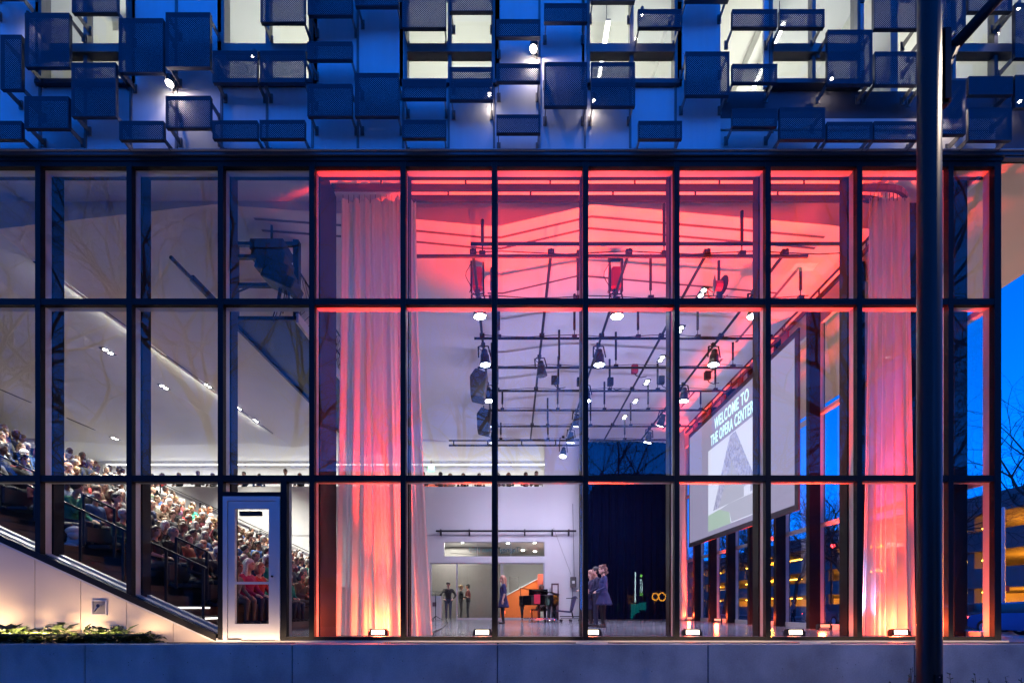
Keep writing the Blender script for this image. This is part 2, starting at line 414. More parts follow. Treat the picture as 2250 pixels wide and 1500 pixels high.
# concrete retaining wall in front of the glass
rw = empty('concrete_wall', (0, -0.7, -1.15), 'low board-smooth concrete retaining wall with vertical joints along the foot of the building', 'wall')
joints = [-12.6, -9.58, -6.45, -3.32, -0.22, 2.96, 6.08, 9.2, 12.3]
for a, b_ in zip(joints[:-1], joints[1:]):
    MB().box(a+0.008, b_-0.008, 0.0, 0.26, -0.2, 1.13).build('wall_section', 'concrete', rw, bevel=0.006)
    MB().box(a, b_, 0.02, 0.24, -0.2, 1.11).build('joint_filler', 'slot_dark', rw)
tag(MB().box(-5.6, 9.4, -0.44, -0.1, -0.5, -0.028).build('ledge', 'kerb'), kind='structure')
tag(MB().box(-14, -5.6, -0.44, -0.02, -0.5, -0.06).build('planting_bed', 'soil'), kind='structure')

# ================================================================== GLASS CURTAIN WALL (street front)
MX = [-9.29 + 1.5*k for k in range(12)]          # mullion lines; last is 7.21
Z1, Z2, Z3 = 2.66, 5.56, 7.86
def slope_z(x): return max(0.0, 0.04 + 0.458 * (-4.86 - x)) if x < -4.77 else 0.0
cw = empty('glass_curtain_wall', (0, 0, 0), 'tall glass curtain wall with dark mullions along the street front of the hall', 'glass wall')
def mullion(x, z0, z1, w=0.085):
    MB().box(x-w/2, x+w/2, -0.06, 0.03, z0, z1).build('mullion', 'dark_steel', cw)
    MB().box(x-w/2+0.01, x+w/2-0.01, 0.03, 0.15, z0+0.01, z1-0.01).build('mullion_back', 'silver', cw)
for i, x in enumerate(MX):
    mullion(x, slope_z(x), Z3)
    d = 0.36 if i != 4 else 0.92  # column fin made deeper than the rest to block red light
    MB().box(x-0.05, x+0.05, 0.165, d, slope_z(x) , 8.1).build('steel_fin', 'dark_steel', cw)
for x in (7.98,):
    mullion(x, 0, Z3, 0.11)
# door post beside the door
mullion(WX(627), 0, Z1, 0.10)
def transom(x0, x1, z, h=0.10):
    MB().box(x0, x1, -0.055, 0.028, z-h/2, z+h/2).build('transom', 'dark_steel', cw)
    MB().box(x0, x1, 0.028, 0.145, z-h/2+0.005, z+h/2-0.005).build('transom_back', 'silver', cw)
edges = MX + [7.98]
for a, b_ in zip(edges[:-1], edges[1:]):
    for z in (Z1, Z2): transom(a+0.044, b_-0.044, z)
    transom(a+0.044, b_-0.044, Z3-0.04, 0.08)
    if a > -4.9 and not (-4.85 < a < -4.7):
        transom(a+0.044, b_-0.044, 0.03, 0.06)
xd0, xd1 = MX[3], WX(627)
transom(xd1+0.05, MX[4]-0.044, 0.03, 0.06)
transom(xd0+0.044, xd1-0.05, WZ(1086), 0.06)
def pane(pts, name='pane', parent=cw, y=0.0, m='glass', th=0.018):
    cx = sum(p[0] for p in pts)/len(pts); cz = sum(p[1] for p in pts)/len(pts)
    o = MB()._add([(p[0]-cx, 0, p[1]-cz) for p in pts], [tuple(range(len(pts)))]).build(name, m, parent, loc=(cx, y, cz))
    o.rotation_euler = (R.uniform(-1,1)*0.0022, 0, R.uniform(-1,1)*0.0022)
    return o
def rect(x0, x1, z0, z1): return [(x0,z0),(x1,z0),(x1,z1),(x0,z1)]
for a, b_ in zip(edges[:-1], edges[1:]):
    A, B = a+0.03, b_-0.03
    pane(rect(A, B, Z2+0.03, Z3-0.05)); pane(rect(A, B, Z1+0.03, Z2-0.03))
    if -4.85 < a < -4.7:
        pane(rect(A, xd1-0.03, WZ(1086)+0.02, Z1-0.03)); pane(rect(xd1+0.03, B, 0.05, Z1-0.03))
    elif a < -4.9:
        za, zb = slope_z(A)+0.05, slope_z(B)+0.05
        if za < Z1: pane([(A,za),(B,zb),(B,Z1-0.03),(A,Z1-0.03)])
    else: pane(rect(A, B, 0.05, Z1-0.03))
# head channel and sill
MB().box(-12, 8.06, -0.07, 0.3, Z3, Z3+0.05).build('head_channel', 'dark_steel', cw)
MB().box(-4.42, 8.12, -0.1, 0.28, -0.035, -0.003).build('sill', 'sill_beige', cw)
# sloping bottom rail following the stair
def slope_bar(y0, y1, dz0, dz1, m, name, x0=-10.9, x1=-4.86):
    MB().prism([(x0, slope_z(x0)+dz0), (x1, slope_z(x1)+dz0), (x1, slope_z(x1)+dz1), (x0, slope_z(x0)+dz1)], y0, y1).build(name, m, cw)
slope_bar(-0.07, 0.03, -0.05, 0.06, 'dark_steel', 'sloping_rail')
slope_bar(-0.055, 0.0, -0.085, -0.055, 'silver', 'sloping_flashing')
slope_bar(0.04, 0.15, -0.06, 0.075, 'silver', 'sloping_sill')
slope_bar(0.16, 0.26, -0.07, 0.05, 'bracket', 'sloping_sill')
slope_bar(0.27, 0.36, -0.06, 0.085, 'silver', 'sloping_sill')
MB().box(-4.86, -4.44, -0.06, 0.03, -0.03, 0.035).build('threshold', 'silver', cw)

# silver door with glass, part of the glass wall
dx0, dx1, dzt = WX(489)+0.05, WX(621)-0.01, WZ(1092)
dr = MB(); dr.box(dx0, dx0+0.07, -0.075, 0.05, 0, dzt); dr.box(dx1-0.07, dx1, -0.075, 0.05, 0, dzt); dr.box(dx0+0.07, dx1-0.07, -0.075, 0.05, dzt-0.07, dzt)
dr = dr.build('door', 'silver', cw)
a0, a1, gz0, gz1 = dx0+0.078, dx1-0.078, 0.27, dzt-0.20
lf = MB(); lf.box(a0, a0+0.11, -0.06, 0.0, 0.01, dzt-0.078); lf.box(a1-0.11, a1, -0.06, 0.0, 0.01, dzt-0.078)
lf.box(a0+0.11, a1-0.11, -0.06, 0.0, 0.01, gz0); lf.box(a0+0.11, a1-0.11, -0.06, 0.0, gz1, dzt-0.078)
lf.build('door_leaf', 'silver', dr)
MB().quad((a0+0.10,-0.03,gz0-0.01),(a1-0.10,-0.03,gz0-0.01),(a1-0.10,-0.03,gz1+0.01),(a0+0.10,-0.03,gz1+0.01)).build('door_glass', 'glass', dr)
MB().box(a0+0.11, a1-0.11, -0.075, -0.045, 0.92, 0.96).build('push_bar', 'silver', dr)
MB().box(a0+0.15, a0+0.50, 0.0, 0.07, gz1-0.10, gz1-0.03).build('door_closer', 'black_metal', dr)
MB().lathe([(0.018,0),(0.018,0.02)], (a1-0.05, -0.06, 1.05), (0,-1,0), 10).build('lock_cylinder', 'black_metal', dr)

# ---------------------------------------------------------------- beige wall below the sloping sill
sw = empty('beige_base_wall', (0, 0, 0), 'beige panel wall under the sloping glass edge beside the planting bed', 'wall')
bx = [-12.0, -9.37, -8.60, WX(83), WX(183), WX(283), WX(385), -4.80]
for a, b_ in zip(bx[:-1], bx[1:]):
    A, B = a+0.006, b_-0.006
    MB().prism([(A, -0.3), (B, -0.3), (B, slope_z(B)-0.09), (A, slope_z(A)-0.09)], -0.045, 0.02).build('panel', 'beige_stone', sw)
MB().prism([(-12,-0.3),(-4.8,-0.3),(-4.8,-0.02),(-12,slope_z(-12)-0.1)], 0.021, 0.05).build('backing', 'slot_dark', sw)
hb = empty('hose_tap_box', (WX(225), -0.046, WZ(1334)), 'small square recessed metal box with a hose tap on the beige wall', 'hose box')
fr = MB(); s_ = 0.125
fr.box(-s_, s_, -0.02, 0, s_-0.02, s_); fr.box(-s_, s_, -0.02, 0, -s_, -s_+0.02); fr.box(-s_, -s_+0.02, -0.02, 0, -s_+0.02, s_-0.02); fr.box(s_-0.02, s_, -0.02, 0, -s_+0.02, s_-0.02)
fr.build('frame', 'silver', hb)
MB().box(-s_+0.02, s_-0.02, -0.006, 0.0, -s_+0.02, s_-0.02).build('back_plate', 'bracket', hb)
tp = MB(); tp.tube((0.03,-0.01,0.03), (0.03,-0.06,0.03), 0.016); tp.tube((0.03,-0.055,0.03), (-0.03,-0.07,-0.06), 0.012); tp.lathe([(0.03,0),(0.03,0.012)], (0.03,-0.06,0.03), (0,-1,0), 8)
tp.build('tap', 'chrome', hb)

# ================================================================== UPPER STOREY
up = empty('upper_storey', (0, 0, 0), 'blue-grey metal clad upper storey with windows and projecting perforated sunshade panels', 'building')
ZB, ZT = 7.99, 11.4
wins = [(WX(95)+k*3.015, WX(280)+k*3.015) for k in range(-1, 6)]
WS, WTOP = WZ(177), 11.4
def in_win(x0, x1):
    c = (x0+x1)/2
    return any(a-0.12 < c < b_+0.12 for a, b_ in wins)
k0 = -15
for k in range(k0, 15):
    x0 = -7.797 + (k+0)*0.75 + 0.0; x1 = x0 + 0.75
    if x0 < -12.1 or x1 > 11.45: continue
    zt = WS-0.12 if in_win(x0, x1) else ZT
    MB().box(x0+0.004, x1-0.004, 0.0, 0.05, ZB, zt).build('wall_panel', 'zinc_panel', up)
    MB().box(x0-0.018, x0+0.018, -0.022, -0.002, ZB+0.02, zt).build('panel_rail', 'bracket', up)
MB().box(-12, 11.4, 0.052, 0.09, ZB, WS-0.13).build('backing', 'slot_dark', up)
MB().box(-12, 11.4, -0.10, 0.06, 7.93, 7.985).build('fascia', 'fascia', up)
MB().box(-12, 11.4, -0.13, -0.02, 7.987, 8.0).build('drip_edge', 'silver', up)
MB().box(8.08, 11.4, -0.08, 0.0, 7.90, 7.927).build('soffit_trim', 'fascia', up)
for a, b_ in wins:
    if b_ < -12 or a > 11.4: continue
    # jambs between window and next panel
    w = MB(); w.box(a-0.05, a, -0.03, 0.14, WS-0.05, WTOP); w.box(b_, b_+0.05, -0.03, 0.14, WS-0.05, WTOP)
    w.box(a, b_, -0.03, 0.14, WS-0.05, WS); w.box((a+b_)/2-0.03, (a+b_)/2+0.03, 0.0, 0.12, WS, WTOP)
    wo_ = w.build('window', 'bracket', up)
    MB().box(a-0.08, b_+0.08, -0.07, 0.1, WS-0.115, WS-0.052).build('sill', 'fascia', wo_)
    MB().box(a, b_, -0.045, 0.10, WZ(121), WZ(103)).build('transom', 'bracket', wo_)
    MB().quad((a,0.05,WS),(b_,0.05,WS),(b_,0.05,WZ(121)),(a,0.05,WZ(121))).build('glass_pane', 'glass', wo_)
    MB().quad((a,0.05,WZ(103)),(b_,0.05,WZ(103)),(b_,0.05,WTOP),(a,0.05,WTOP)).build('glass_pane', 'glass', wo_)
    # infill beside the window up to the full-height panels
    MB().box(a-0.13, a-0.052, 0.0, 0.05, WS-0.11, ZT).build('wall_panel', 'zinc_panel', up)
    MB().box(b_+0.052, b_+0.13, 0.0, 0.05, WS-0.11, ZT).build('wall_panel', 'zinc_panel', up)

# projecting perforated sunshade panels, (x0, x1, y0, y1) read off the photograph on a 0.75 m grid
SCR = [(0,50,78,197),(54,155,30,148),(157,260,-60,29),(260,361,42,160),(363,464,29,148),(156,257,139,257),(53,153,213,283),(-50,50,267,307),
(261,362,267,308),(363,465,212,282),(466,568,113,182),(570,672,113,182),(466,568,266,306),(569,672,265,305),(571,672,-60,50),(675,776,-60,34),
(674,776,93,132),(674,776,186,256),(779,878,-60,14),(778,879,162,256),(882,982,-60,62),(882,982,176,217),(882,982,265,304),(986,1085,-60,26),
(986,1085,149,220),(1089,1189,44,82),(1089,1189,141,180),(1089,1189,253,293),(1194,1292,9,49),(1194,1292,138,234),(1297,1397,138,234),
(1297,1397,-60,4),(1400,1500,22,61),(1401,1500,267,306),(1504,1604,115,210),(1607,1709,22,61),(1711,1813,22,61),(1607,1709,142,182),
(1607,1709,240,279),(1711,1814,237,307),(1816,1918,67,185),(1815,1918,269,308),(1918,2020,-60,64),(1920,2020,115,187),(1918,2020,268,308),
(2022,2123,-60,90),(2022,2123,178,296),(2125,2225,-60,26),(2126,2226,169,209),(2126,2224,238,309),(2228,2328,8,128),(2228,2328,166,237),(1503,1603,-60,2),(-48,50,-60,-4)]
YS = -0.30
for (a, b_, t, u) in SCR:
    x0, x1 = WX(a, YS)+0.012, WX(b_, YS)-0.012; z0, z1 = WZ(u, YS), WZ(t, YS)
    cx, cz = (x0+x1)/2, (z0+z1)/2; hw, hh = (x1-x0)/2, (z1-z0)/2
    s1 = MB().box(-hw+0.014, hw-0.014, -0.004, 0.0, -hh+0.014, hh-0.014).build('sunshade_panel', 'perforated', up, loc=(cx, YS, cz))
    f = MB(); f.box(-hw, hw, -0.006, 0.05, -hh, -hh+0.014); f.box(-hw, hw, -0.006, 0.05, hh-0.014, hh)
    f.box(-hw, -hw+0.014, -0.006, 0.05, -hh+0.014, hh-0.014); f.box(hw-0.014, hw, -0.006, 0.05, -hh+0.014, hh-0.014)
    f.build('frame', 'screen_frame', s1)
    for sx in (-1, 1):
        for zz in (-hh+0.05, hh-0.05) if hh > 0.18 else (-hh+0.05,):
            b2 = MB(); xx = sx*(hw-0.03)
            b2.prism([(0.05, zz-0.035), (-YS-0.002, zz-0.05), (-YS-0.002, zz+0.05), (0.05, zz+0.035)], xx-0.006, xx+0.006, 'x')
            b2.box(xx-0.03, xx+0.03, -YS-0.02, -YS-0.003, zz-0.07, zz+0.07)
            b2.build('bracket', 'bracket', s1)

# rooms behind the upper windows
MB().box(-23, 11.35, 0.1, 20, 8.66, 9.12).build('floor_slab', 'bracket', up)
MB().box(8.06, 11.35, -0.02, 20, 7.93, 8.0).build('soffit', 'soffit_beige', up)
MB().box(11.2, 11.38, 0.0, 20, 8.0, 12.4).build('end_wall', 'zinc_panel', up)
MB().box(-12, 11.2, 0.1, 9, 11.75, 11.85).build('room_ceiling', 'white_paint', up)
MB().box(-12, 11.38, 0.0, 9.4, 11.86, 12.4).build('roof', 'zinc_panel', up)
MB().box(-12, 11.38, -0.02, 0.14, 11.4, 11.86).build('lintel', 'zinc_panel', up)
MB().box(-12, 11.2, 9, 9.1, 9.12, 11.75).build('room_back_wall', 'white_paint', up)
MB().box(-12.1, -12, 0.1, 9, 9.12, 11.75).build('room_end_wall', 'white_paint', up)
for x in (-5.6, -2.6, 0.4, 3.45, 6.45):
    MB().box(x-0.06, x+0.06, 0.16, 8.9, 9.13, 11.74).build('partition', 'white_paint', up)
for x in (-7.6, -3.6, 2.95, 4.75):
    MB().box(x, x+0.45, 1.2, 8, 11.5, 11.745).build('ceiling_beam', 'white_paint', up)
lp = [(-7.0,'added strip lamp out of view lighting the leftmost upper room'),(-4.1,'added strip lamp out of view behind the second upper window'),(-1.1,'added unseen strip lamp in the upper room left of the round spotlight'),
      (1.75,'short white strip lamp behind the fourth upper window'),(4.95,'slanting white strip lamp seen through the fifth upper window'),(8.2,'added unseen strip lamp lighting the rightmost upper room')]
for x, lb in lp:
    yp = 1.35 if x in (1.75, 4.95) else 4.2  # the far ones are added out of view to light their rooms
    e = empty('pendant_lamp', (x, yp, 11.15), lb, 'lamp', 'strip lamps in the upper rooms')
    MB().box(-0.03, 0.03, -0.55, 0.55, 0.0, 0.035).build('tube', 'em_room', e)
    MB().box(-0.045, 0.045, -0.57, 0.57, 0.036, 0.07).build('housing', 'silver', e)
    q = MB(); q.tube((0,-0.4,0.07),(0,-0.4,0.6),0.006); q.tube((0,0.4,0.07),(0,0.4,0.6),0.006); q.build('wire', 'black_metal', e)
    lamp('lamp_light', 'AREA', e, (0, 1.95-yp, -1.7), 30, (0.97, 1.0, 0.84), target=(x, 2.2, 11.9), sx=1.0, sy=1.0)

# round spotlights on the metal wall
cans = [(1172,107,'round silver spotlight on bare metal wall above the two mesh panels at centre',1),(373,183,'bright round spotlight glowing on the metal wall at upper left',1),
 (2073,227,'round spotlight on the metal wall just right of the dark lamp post',1),(60,40,'tiny bright spotlight at the top left corner behind a mesh panel',0),(555,122,'tiny spotlight behind mesh in front of the second upper window',0),
 (1076,207,'tiny spotlight behind a mesh panel under the third upper window',0),(1305,220,'tiny spotlight behind a mesh panel under the fourth upper window',0),(1410,30,'tiny spotlight behind the narrow panel at the right edge of the fourth upper window',0),
 (1827,173,'tiny spotlight behind the large mesh panel at the fifth upper window',0),(2238,17,'tiny spotlight in the top right corner behind mesh',0),(2240,222,'tiny spotlight behind the mesh panel at the right edge under the last window',0)]
for px, py, lb, big in cans:
    p = W(px, py, -0.12)
    e = empty('wall_spotlight', p, lb, 'spotlight', 'spotlights on the metal wall')
    MB().box(-0.02, 0.02, 0.02, 0.118, 0.0, 0.10).build('arm', 'silver', e)
    rr = 0.065 if big else 0.03
    MB().lathe([(rr,0.10),(rr,0.0),(rr*0.92,-0.01)], (0,0,0), (0.1,0.15,1), 14).build('can', 'bracket', e)
    MB().lathe([(rr*0.85,-0.012),(rr*0.8,-0.02)], (0,0,0), (0.1,0.15,1), 14).build('lens', 'em_wall', e)
    if big: lamp('spot', 'SPOT', e, (0, 0, -0.03), 8, (1.0, 0.80, 0.66), target=(p.x+(0.35 if px<2000 else -0.1), 0.02, p.z-0.75), size=0.03, spot=150, blend=0.5)
    else: lamp('spot', 'SPOT', e, (0, 0, -0.03), 0.3, (1.0, 0.80, 0.66), target=(p.x, 0.02, p.z-0.75), size=0.02, spot=140, blend=0.5)

# ================================================================== THE HALL
YB = 14.3
tag(MB().box(-4.6, 8.05, 0.3, YB, -0.4, 0.0).build('stage_floor', 'polished_floor'), kind='structure')
CP = [(-22.4,8.35),(-17.5,8.0),(-11.95,8.12),(-10.15,7.93),(-5.84,8.42),(-1.9,8.13),(-0.58,8.0),(-0.22,8.0),(1.6,8.42),(7.1,7.93)]
def ceil_z(x):
    for (a, za), (b_, zb) in zip(CP[:-1], CP[1:]):
        if a <= x <= b_: return za + (zb-za)*(x-a)/(b_-a)
    return CP[-1][1]
YC = 1.46
ce = empty('ceiling', (0, 0, 8), kind='structure'); ce.location = (0,0,0)
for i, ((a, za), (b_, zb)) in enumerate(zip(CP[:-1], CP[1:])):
    m = 'ceiling_grey' if (b_ <= -5.8 and i != 2) else 'ceiling_white'  # audience fold between the slots is paler, its lit look put into the colour
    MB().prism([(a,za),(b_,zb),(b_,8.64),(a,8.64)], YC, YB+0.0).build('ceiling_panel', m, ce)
MB().box(-22.4, 8.05, 0.02, YC-0.002, 8.47, 8.64).build('pocket_ceiling', 'ceiling_white', ce)
MB().box(7.102, 8.05, YC, YB, 8.47, 8.64).build('pocket_ceiling', 'ceiling_white', ce)
MB().box(-12, 8.05, 0.05, 0.12, 7.92, 8.46).build('front_upstand', 'ceiling_white', ce)
# slots crossing the folded ceiling near the front
for y in (1.72, 2.02, 3.45):
    pts = [x for x in (-5.2,-1.9,-0.58,-0.22,1.6,6.3)]
    for a, b_ in zip(pts[:-1], pts[1:]):
        if y == 3.45 and a < -0.6: continue
        MB()._add([(a,y,ceil_z(a)-0.006),(b_,y,ceil_z(b_)-0.006),(b_,y+0.06,ceil_z(b_)-0.006),(a,y+0.06,ceil_z(a)-0.006)], [(0,1,2,3)]).build('slot', 'slot_dark', ce)
# long dark slots by the audience and beside the right-hand track
def dslot(x, y0, y1, w=0.07):
    z = ceil_z(x)-0.006
    MB().box(x-w/2, x+w/2, y0, y1, z-0.004, z).build('slot', 'slot_dark', ce)
for x, ss in ((-10.15, ((3.6,4.7),(6.2,7.6),(9.2,10.6),(11.6,12.5))), (-17.5, ((8.2,9.6),(11.0,12.3))), (6.3, ((2.6,3.9),(4.6,5.6),(6.5,7.7),(8.6,10.0),(11,12.2)))):
    for a, b_ in ss: dslot(x, a, b_)

# back wall with balcony opening, transom window and door opening
XO = 1.51; ZO0, ZO1 = 6.12, 7.95
bwall = empty('back_wall', (0, YB, 0), kind='structure')
DX0, DX1, DZ = -3.78, 1.51, 2.62
TX0, TX1, TZ0, TZ1 = -3.15, 1.51, 2.90, 3.58
def bwbox(x0, x1, z0, z1): MB().box(x0, x1, 0, 0.25, z0, z1).build('wall_panel', 'white_paint', bwall)
bwbox(-22.4, DX0, 0, ZO0); bwbox(DX0, TX0, DZ, ZO0); bwbox(TX0, TX1, DZ, TZ0); bwbox(TX0, TX1, TZ1, ZO0)
bwbox(DX1, 8.1, 0, 8.6); bwbox(-22.4, DX1, ZO1+0.25, 8.6)
MB().box(-12, XO, -0.012, 0.0, 3.86, 3.875).build('reveal', 'slot_dark', bwall)
bal = empty('balcony', (0, YB, 5.2), kind='structure')
MB().box(-22.4, 2.2, 0.25, 3.2, -0.3, 0.0).build('floor', 'white_paint', bal)
MB().box(-22.4, 2.2, 3.2, 3.4, -0.3, 3.6).build('back_panel', 'white_paint', bal)
MB().box(-22.4, 2.2, 0.26, 3.2, 3.05, 3.4).build('ceiling_panel', 'white_paint', bal)
MB().box(1.9, 2.2, 0.26, 3.2, 0, 3.04).build('end_panel', 'white_paint', bal)
MB().box(-5.1, -3.1, 3.14, 3.198, 0, 2.25).build('red_panel', 'red_wall', bal)
MB().box(-5.0, -3.3, 3.10, 3.138, 1.55, 1.68).build('sign_board', 'lobby_grey', bal)
MB().box(-3.0, 1.3, 3.15, 3.198, 0, 1.52).build('grey_panel', 'ceiling_grey', bal)
st = empty('strip_light', (0, YB+2.95, 8.02), 'long glowing white strip light above the people on the balcony', 'light')
for a, b_ in ((-21.2,-14.0),(-13.9,-7.2),(-7.1,-0.1),(0.0,1.85)):
    MB().box(a, b_, 0.0, 0.06, -0.03, 0.03).build('tube', 'em_strip', st)
MB().box(-21.2, 1.85, 0.062, 0.12, -0.05, 0.05).build('housing', 'silver', st)
lamp('strip_glow', 'AREA', st, (-4, -0.9, -0.2), 95, (1, 0.96, 0.92), target=(-4, YB+2.5, 5.2), sx=12, sy=0.4)
lamp('strip_glow', 'AREA', st, (-15, -0.9, -0.2), 95, (1, 0.96, 0.92), target=(-15, YB+2.5, 5.2), sx=12, sy=0.4)
br = empty('balcony_rail', (0, YB-0.02, 6.12), 'thin black rail along the balcony edge under the standing people', 'railing')
MB().tube((-16.4,0,0.14),(XO,0,0.14),0.02).build('bar', 'black_metal', br)
for k in range(12): MB().tube((-16.2+k*1.6,0,0),(-16.2+k*1.6,0,0.14),0.014).build('post', 'black_metal', br)
tag(MB().box(-22.6, -22.4, 0, YB+3.2, 0, 8.7).build('left_wall', 'white_paint'), kind='structure')
MB().box(-22.38, -20.7, YB-3.5, YB-3.2, 5.2, 8.0).build('dark_pier', 'lobby_grey', bal).parent = None
o_ = bpy.data.objects['dark_pier']; tag(o_, 'dark grey pier at the far left behind the top row', 'pillar')
ex = empty('exit_sign', (WX(946, YB+2), YB+2.2, WZ(1025, YB+2)), 'green exit sign hanging in front of the red balcony wall', 'sign')
MB().box(-0.16, 0.16, -0.02, 0.02, -0.2, 0.1).build('plate', 'em_green', ex)
MB().tube((0,0,0.1),(0,0,0.4),0.012).build('stem', 'black_metal', ex)

# lobby behind the glass doors
lob = empty('lobby', (0, YB, 0), kind='structure')
MB().box(-7, 5, 0.26, 8, -0.3, -0.004).build('floor', 'polished_floor', lob)
MB().box(-7, 5, 0.26, 8, 3.75, 4.0).build('ceiling_panel', 'white_paint', lob)
MB().box(-7, -0.62, 3.2, 3.35, 0, 3.74).build('grey_wall', 'lobby_grey', lob)
MB().box(-7, 5, 7.8, 8, 0, 3.74).build('back_panel', 'white_paint', lob)
MB().box(-7, -6.8, 0.3, 7.8, 0, 3.74).build('side_panel', 'white_paint', lob)
MB().box(4.8, 5, 0.3, 7.8, 0, 3.74).build('side_panel', 'lobby_grey', lob)
MB().prism([(-0.75,0.02),(1.36,0.02),(1.36,2.05),(1.35,2.05),(-0.75,0.95)], 3.4, 3.5).build('orange_stair_side', 'orange_wall', lob)
MB().prism([(-0.75,0.95),(1.35,2.05),(1.35,2.10),(-0.75,1.0)], 3.36, 3.52).build('stair_capping', 'white_paint', lob)
MB().box(1.36, 2.3, 2.9, 3.39, 1.2, 2.3).build('red_panel', 'red_wall', lob)
MB().prism([(-3.1,3.48),(2.0,3.1),(2.0,2.9),(-3.1,3.3)], 2.0, 2.2).build('stair_soffit', 'lobby_grey', lob)
MB().box(-0.15, 0.35, 3.55, 3.6, 1.35, 2.2).build('wall_screen', 'lobby_grey', lob)
lamp('lobby_light', 'AREA', lob, (-3, 2.0, 3.7), 130, (1, 0.95, 0.85), target=(-3, YB+2, 0), sx=2, sy=2)
lamp('lobby_light', 'AREA', lob, (1.5, 2.6, 3.7), 170, (1, 0.95, 0.88), target=(1.5, YB+3.2, 0), sx=2, sy=1.5)
for i, (x, y) in enumerate(((-2.4,1.2),(-0.2,1.5),(1.1,1.3),(0.6,4.5),(1.3,5))):
    MB().lathe([(0.07,0),(0.07,0.02)], (x, y, 3.72), (0,0,-1), 12).build('downlight', 'em_down', lob)
gd = empty('lobby_glass_doors', (0, YB+0.1, 0), 'row of glass doors in silver frames at the back of the stage', 'door')
for x in (DX0+0.03, -2.55, -0.46, DX1-0.03):
    MB().box(x-0.03, x+0.03, -0.05, 0.05, 0, DZ).build('post', 'silver', gd)
MB().box(DX0, DX1, -0.05, 0.05, DZ-0.05, DZ-0.001).build('head', 'silver', gd)
for a, b_ in ((-2.52,-0.49),(-0.43,DX1-0.06)):
    MB().quad((a,0,0.08),(b_,0,0.08),(b_,0,DZ-0.05),(a,0,DZ-0.05)).build('pane', 'glass_inner', gd)
    MB().box(a, b_, -0.03, 0.03, 0.0, 0.08).build('bottom_rail', 'silver', gd)
tw = empty('name_window', (0, YB+0.1, 0), 'long transom window with mirrored lettering above the glass doors', 'window')
MB().quad((TX0,0,TZ0),(TX1,0,TZ0),(TX1,0,TZ1),(TX0,0,TZ1)).build('pane', 'glass_inner', tw)
for x in (-1.6, -0.05): MB().box(x-0.008, x+0.008, -0.012, 0.012, TZ0, TZ1).build('joint', 'silver', tw)
fw = MB(); fw.box(TX0, TX1, -0.04, 0.04, TZ0, TZ0+0.02); fw.box(TX0, TX1, -0.04, 0.04, TZ1-0.02, TZ1); fw.box(TX0, TX0+0.02, -0.04, 0.04, TZ0+0.02, TZ1-0.02); fw.box(TX1-0.02, TX1, -0.04, 0.04, TZ0+0.02, TZ1-0.02)
fw.build('frame', 'silver', tw)
mat('letter_teal', (0.05, 0.20, 0.22), 0.5)
def text_obj(s, size, m, parent, loc, mtx, extrude=0.004, bold=0.0, sx=1.0, align='CENTER', space=1.0):
    cu = bpy.data.curves.new('lettering', 'FONT'); cu.body = s; cu.size = size; cu.extrude = extrude; cu.offset = bold
    cu.space_character = space; cu.align_x = align; cu.align_y = 'CENTER'
    o = bpy.data.objects.new('lettering_curve', cu); COL.objects.link(o)
    dg = bpy.context.evaluated_depsgraph_get()
    me = bpy.data.meshes.new_from_object(o.evaluated_get(dg)); bpy.data.objects.remove(o)
    me.transform(Matrix.Diagonal((sx,1,1,1))); me.materials.clear(); me.materials.append(MATS[m])
    t = link('lettering', me, parent)
    t.matrix_local = Matrix.Translation(loc) @ mtx.to_4x4()
    return t
text_obj('Tagney Jones Hall', 0.33, 'letter_teal', tw, (-0.82, 0.02, 3.22), Matrix(((-1,0,0),(0,0,1),(0,1,0))), 0.006)

# wall barre above the window, electric box, conduit, picture
rb = empty('wall_pipe', (0, YB-0.25, WZ(1166, YB-0.25)), 'long black pipe with brackets on the back wall above the doors', 'pipe')
MB().tube((WX(958,14.05),0,0),(WX(1266,14.05),0,0),0.045).build('pipe', 'black_metal', rb)
for px in (968, 1031, 1091, 1153, 1214, 1250):
    MB().box(WX(px,14.05)-0.03, WX(px,14.05)+0.03, 0.0, 0.25, -0.2, 0.08).build('bracket_plate', 'black_metal', rb)
ebx = empty('electric_box', (WX(1260,14.1), YB-0.1, WZ(1278,14.1)), 'grey electric box with a conduit on the white back wall', 'electric box')
MB().box(-0.13, 0.13, -0.1, 0.098, -0.24, 0.24).build('case', 'lobby_grey', ebx, bevel=0.01)
MB().box(-0.06, 0.06, -0.106, -0.1, -0.06, 0.06).build('label_plate', 'paper', ebx)
MB().tube((-0.03,0,-0.24),(-0.03,0,-1.25),0.012).build('conduit', 'lobby_grey', ebx)
MB().tube((0.05,0,0.24),(-0.02,0.02,3.6),0.01).build('conduit', 'lobby_grey', ebx)
MB().tube((-0.1,0,0.35),(-0.9,0.05,2.5),0.006).build('cable', 'lobby_grey', ebx)
pc = empty('framed_portrait', (WX(1220,14.0), YB-0.2, 0), 'dark framed picture standing against the back wall behind the piano', 'picture')
MB().box(-0.17, 0.17, 0, 0.04, 0.35, 1.66).build('frame', 'picture_dark', pc)
MB().box(-0.11, 0.11, -0.006, 0.0, 1.1, 1.58).build('print', 'bag_white', pc)
MB().box(-0.16, 0.16, -0.05, 0.15, 0.0, 0.35).build('stand', 'black_metal', pc)

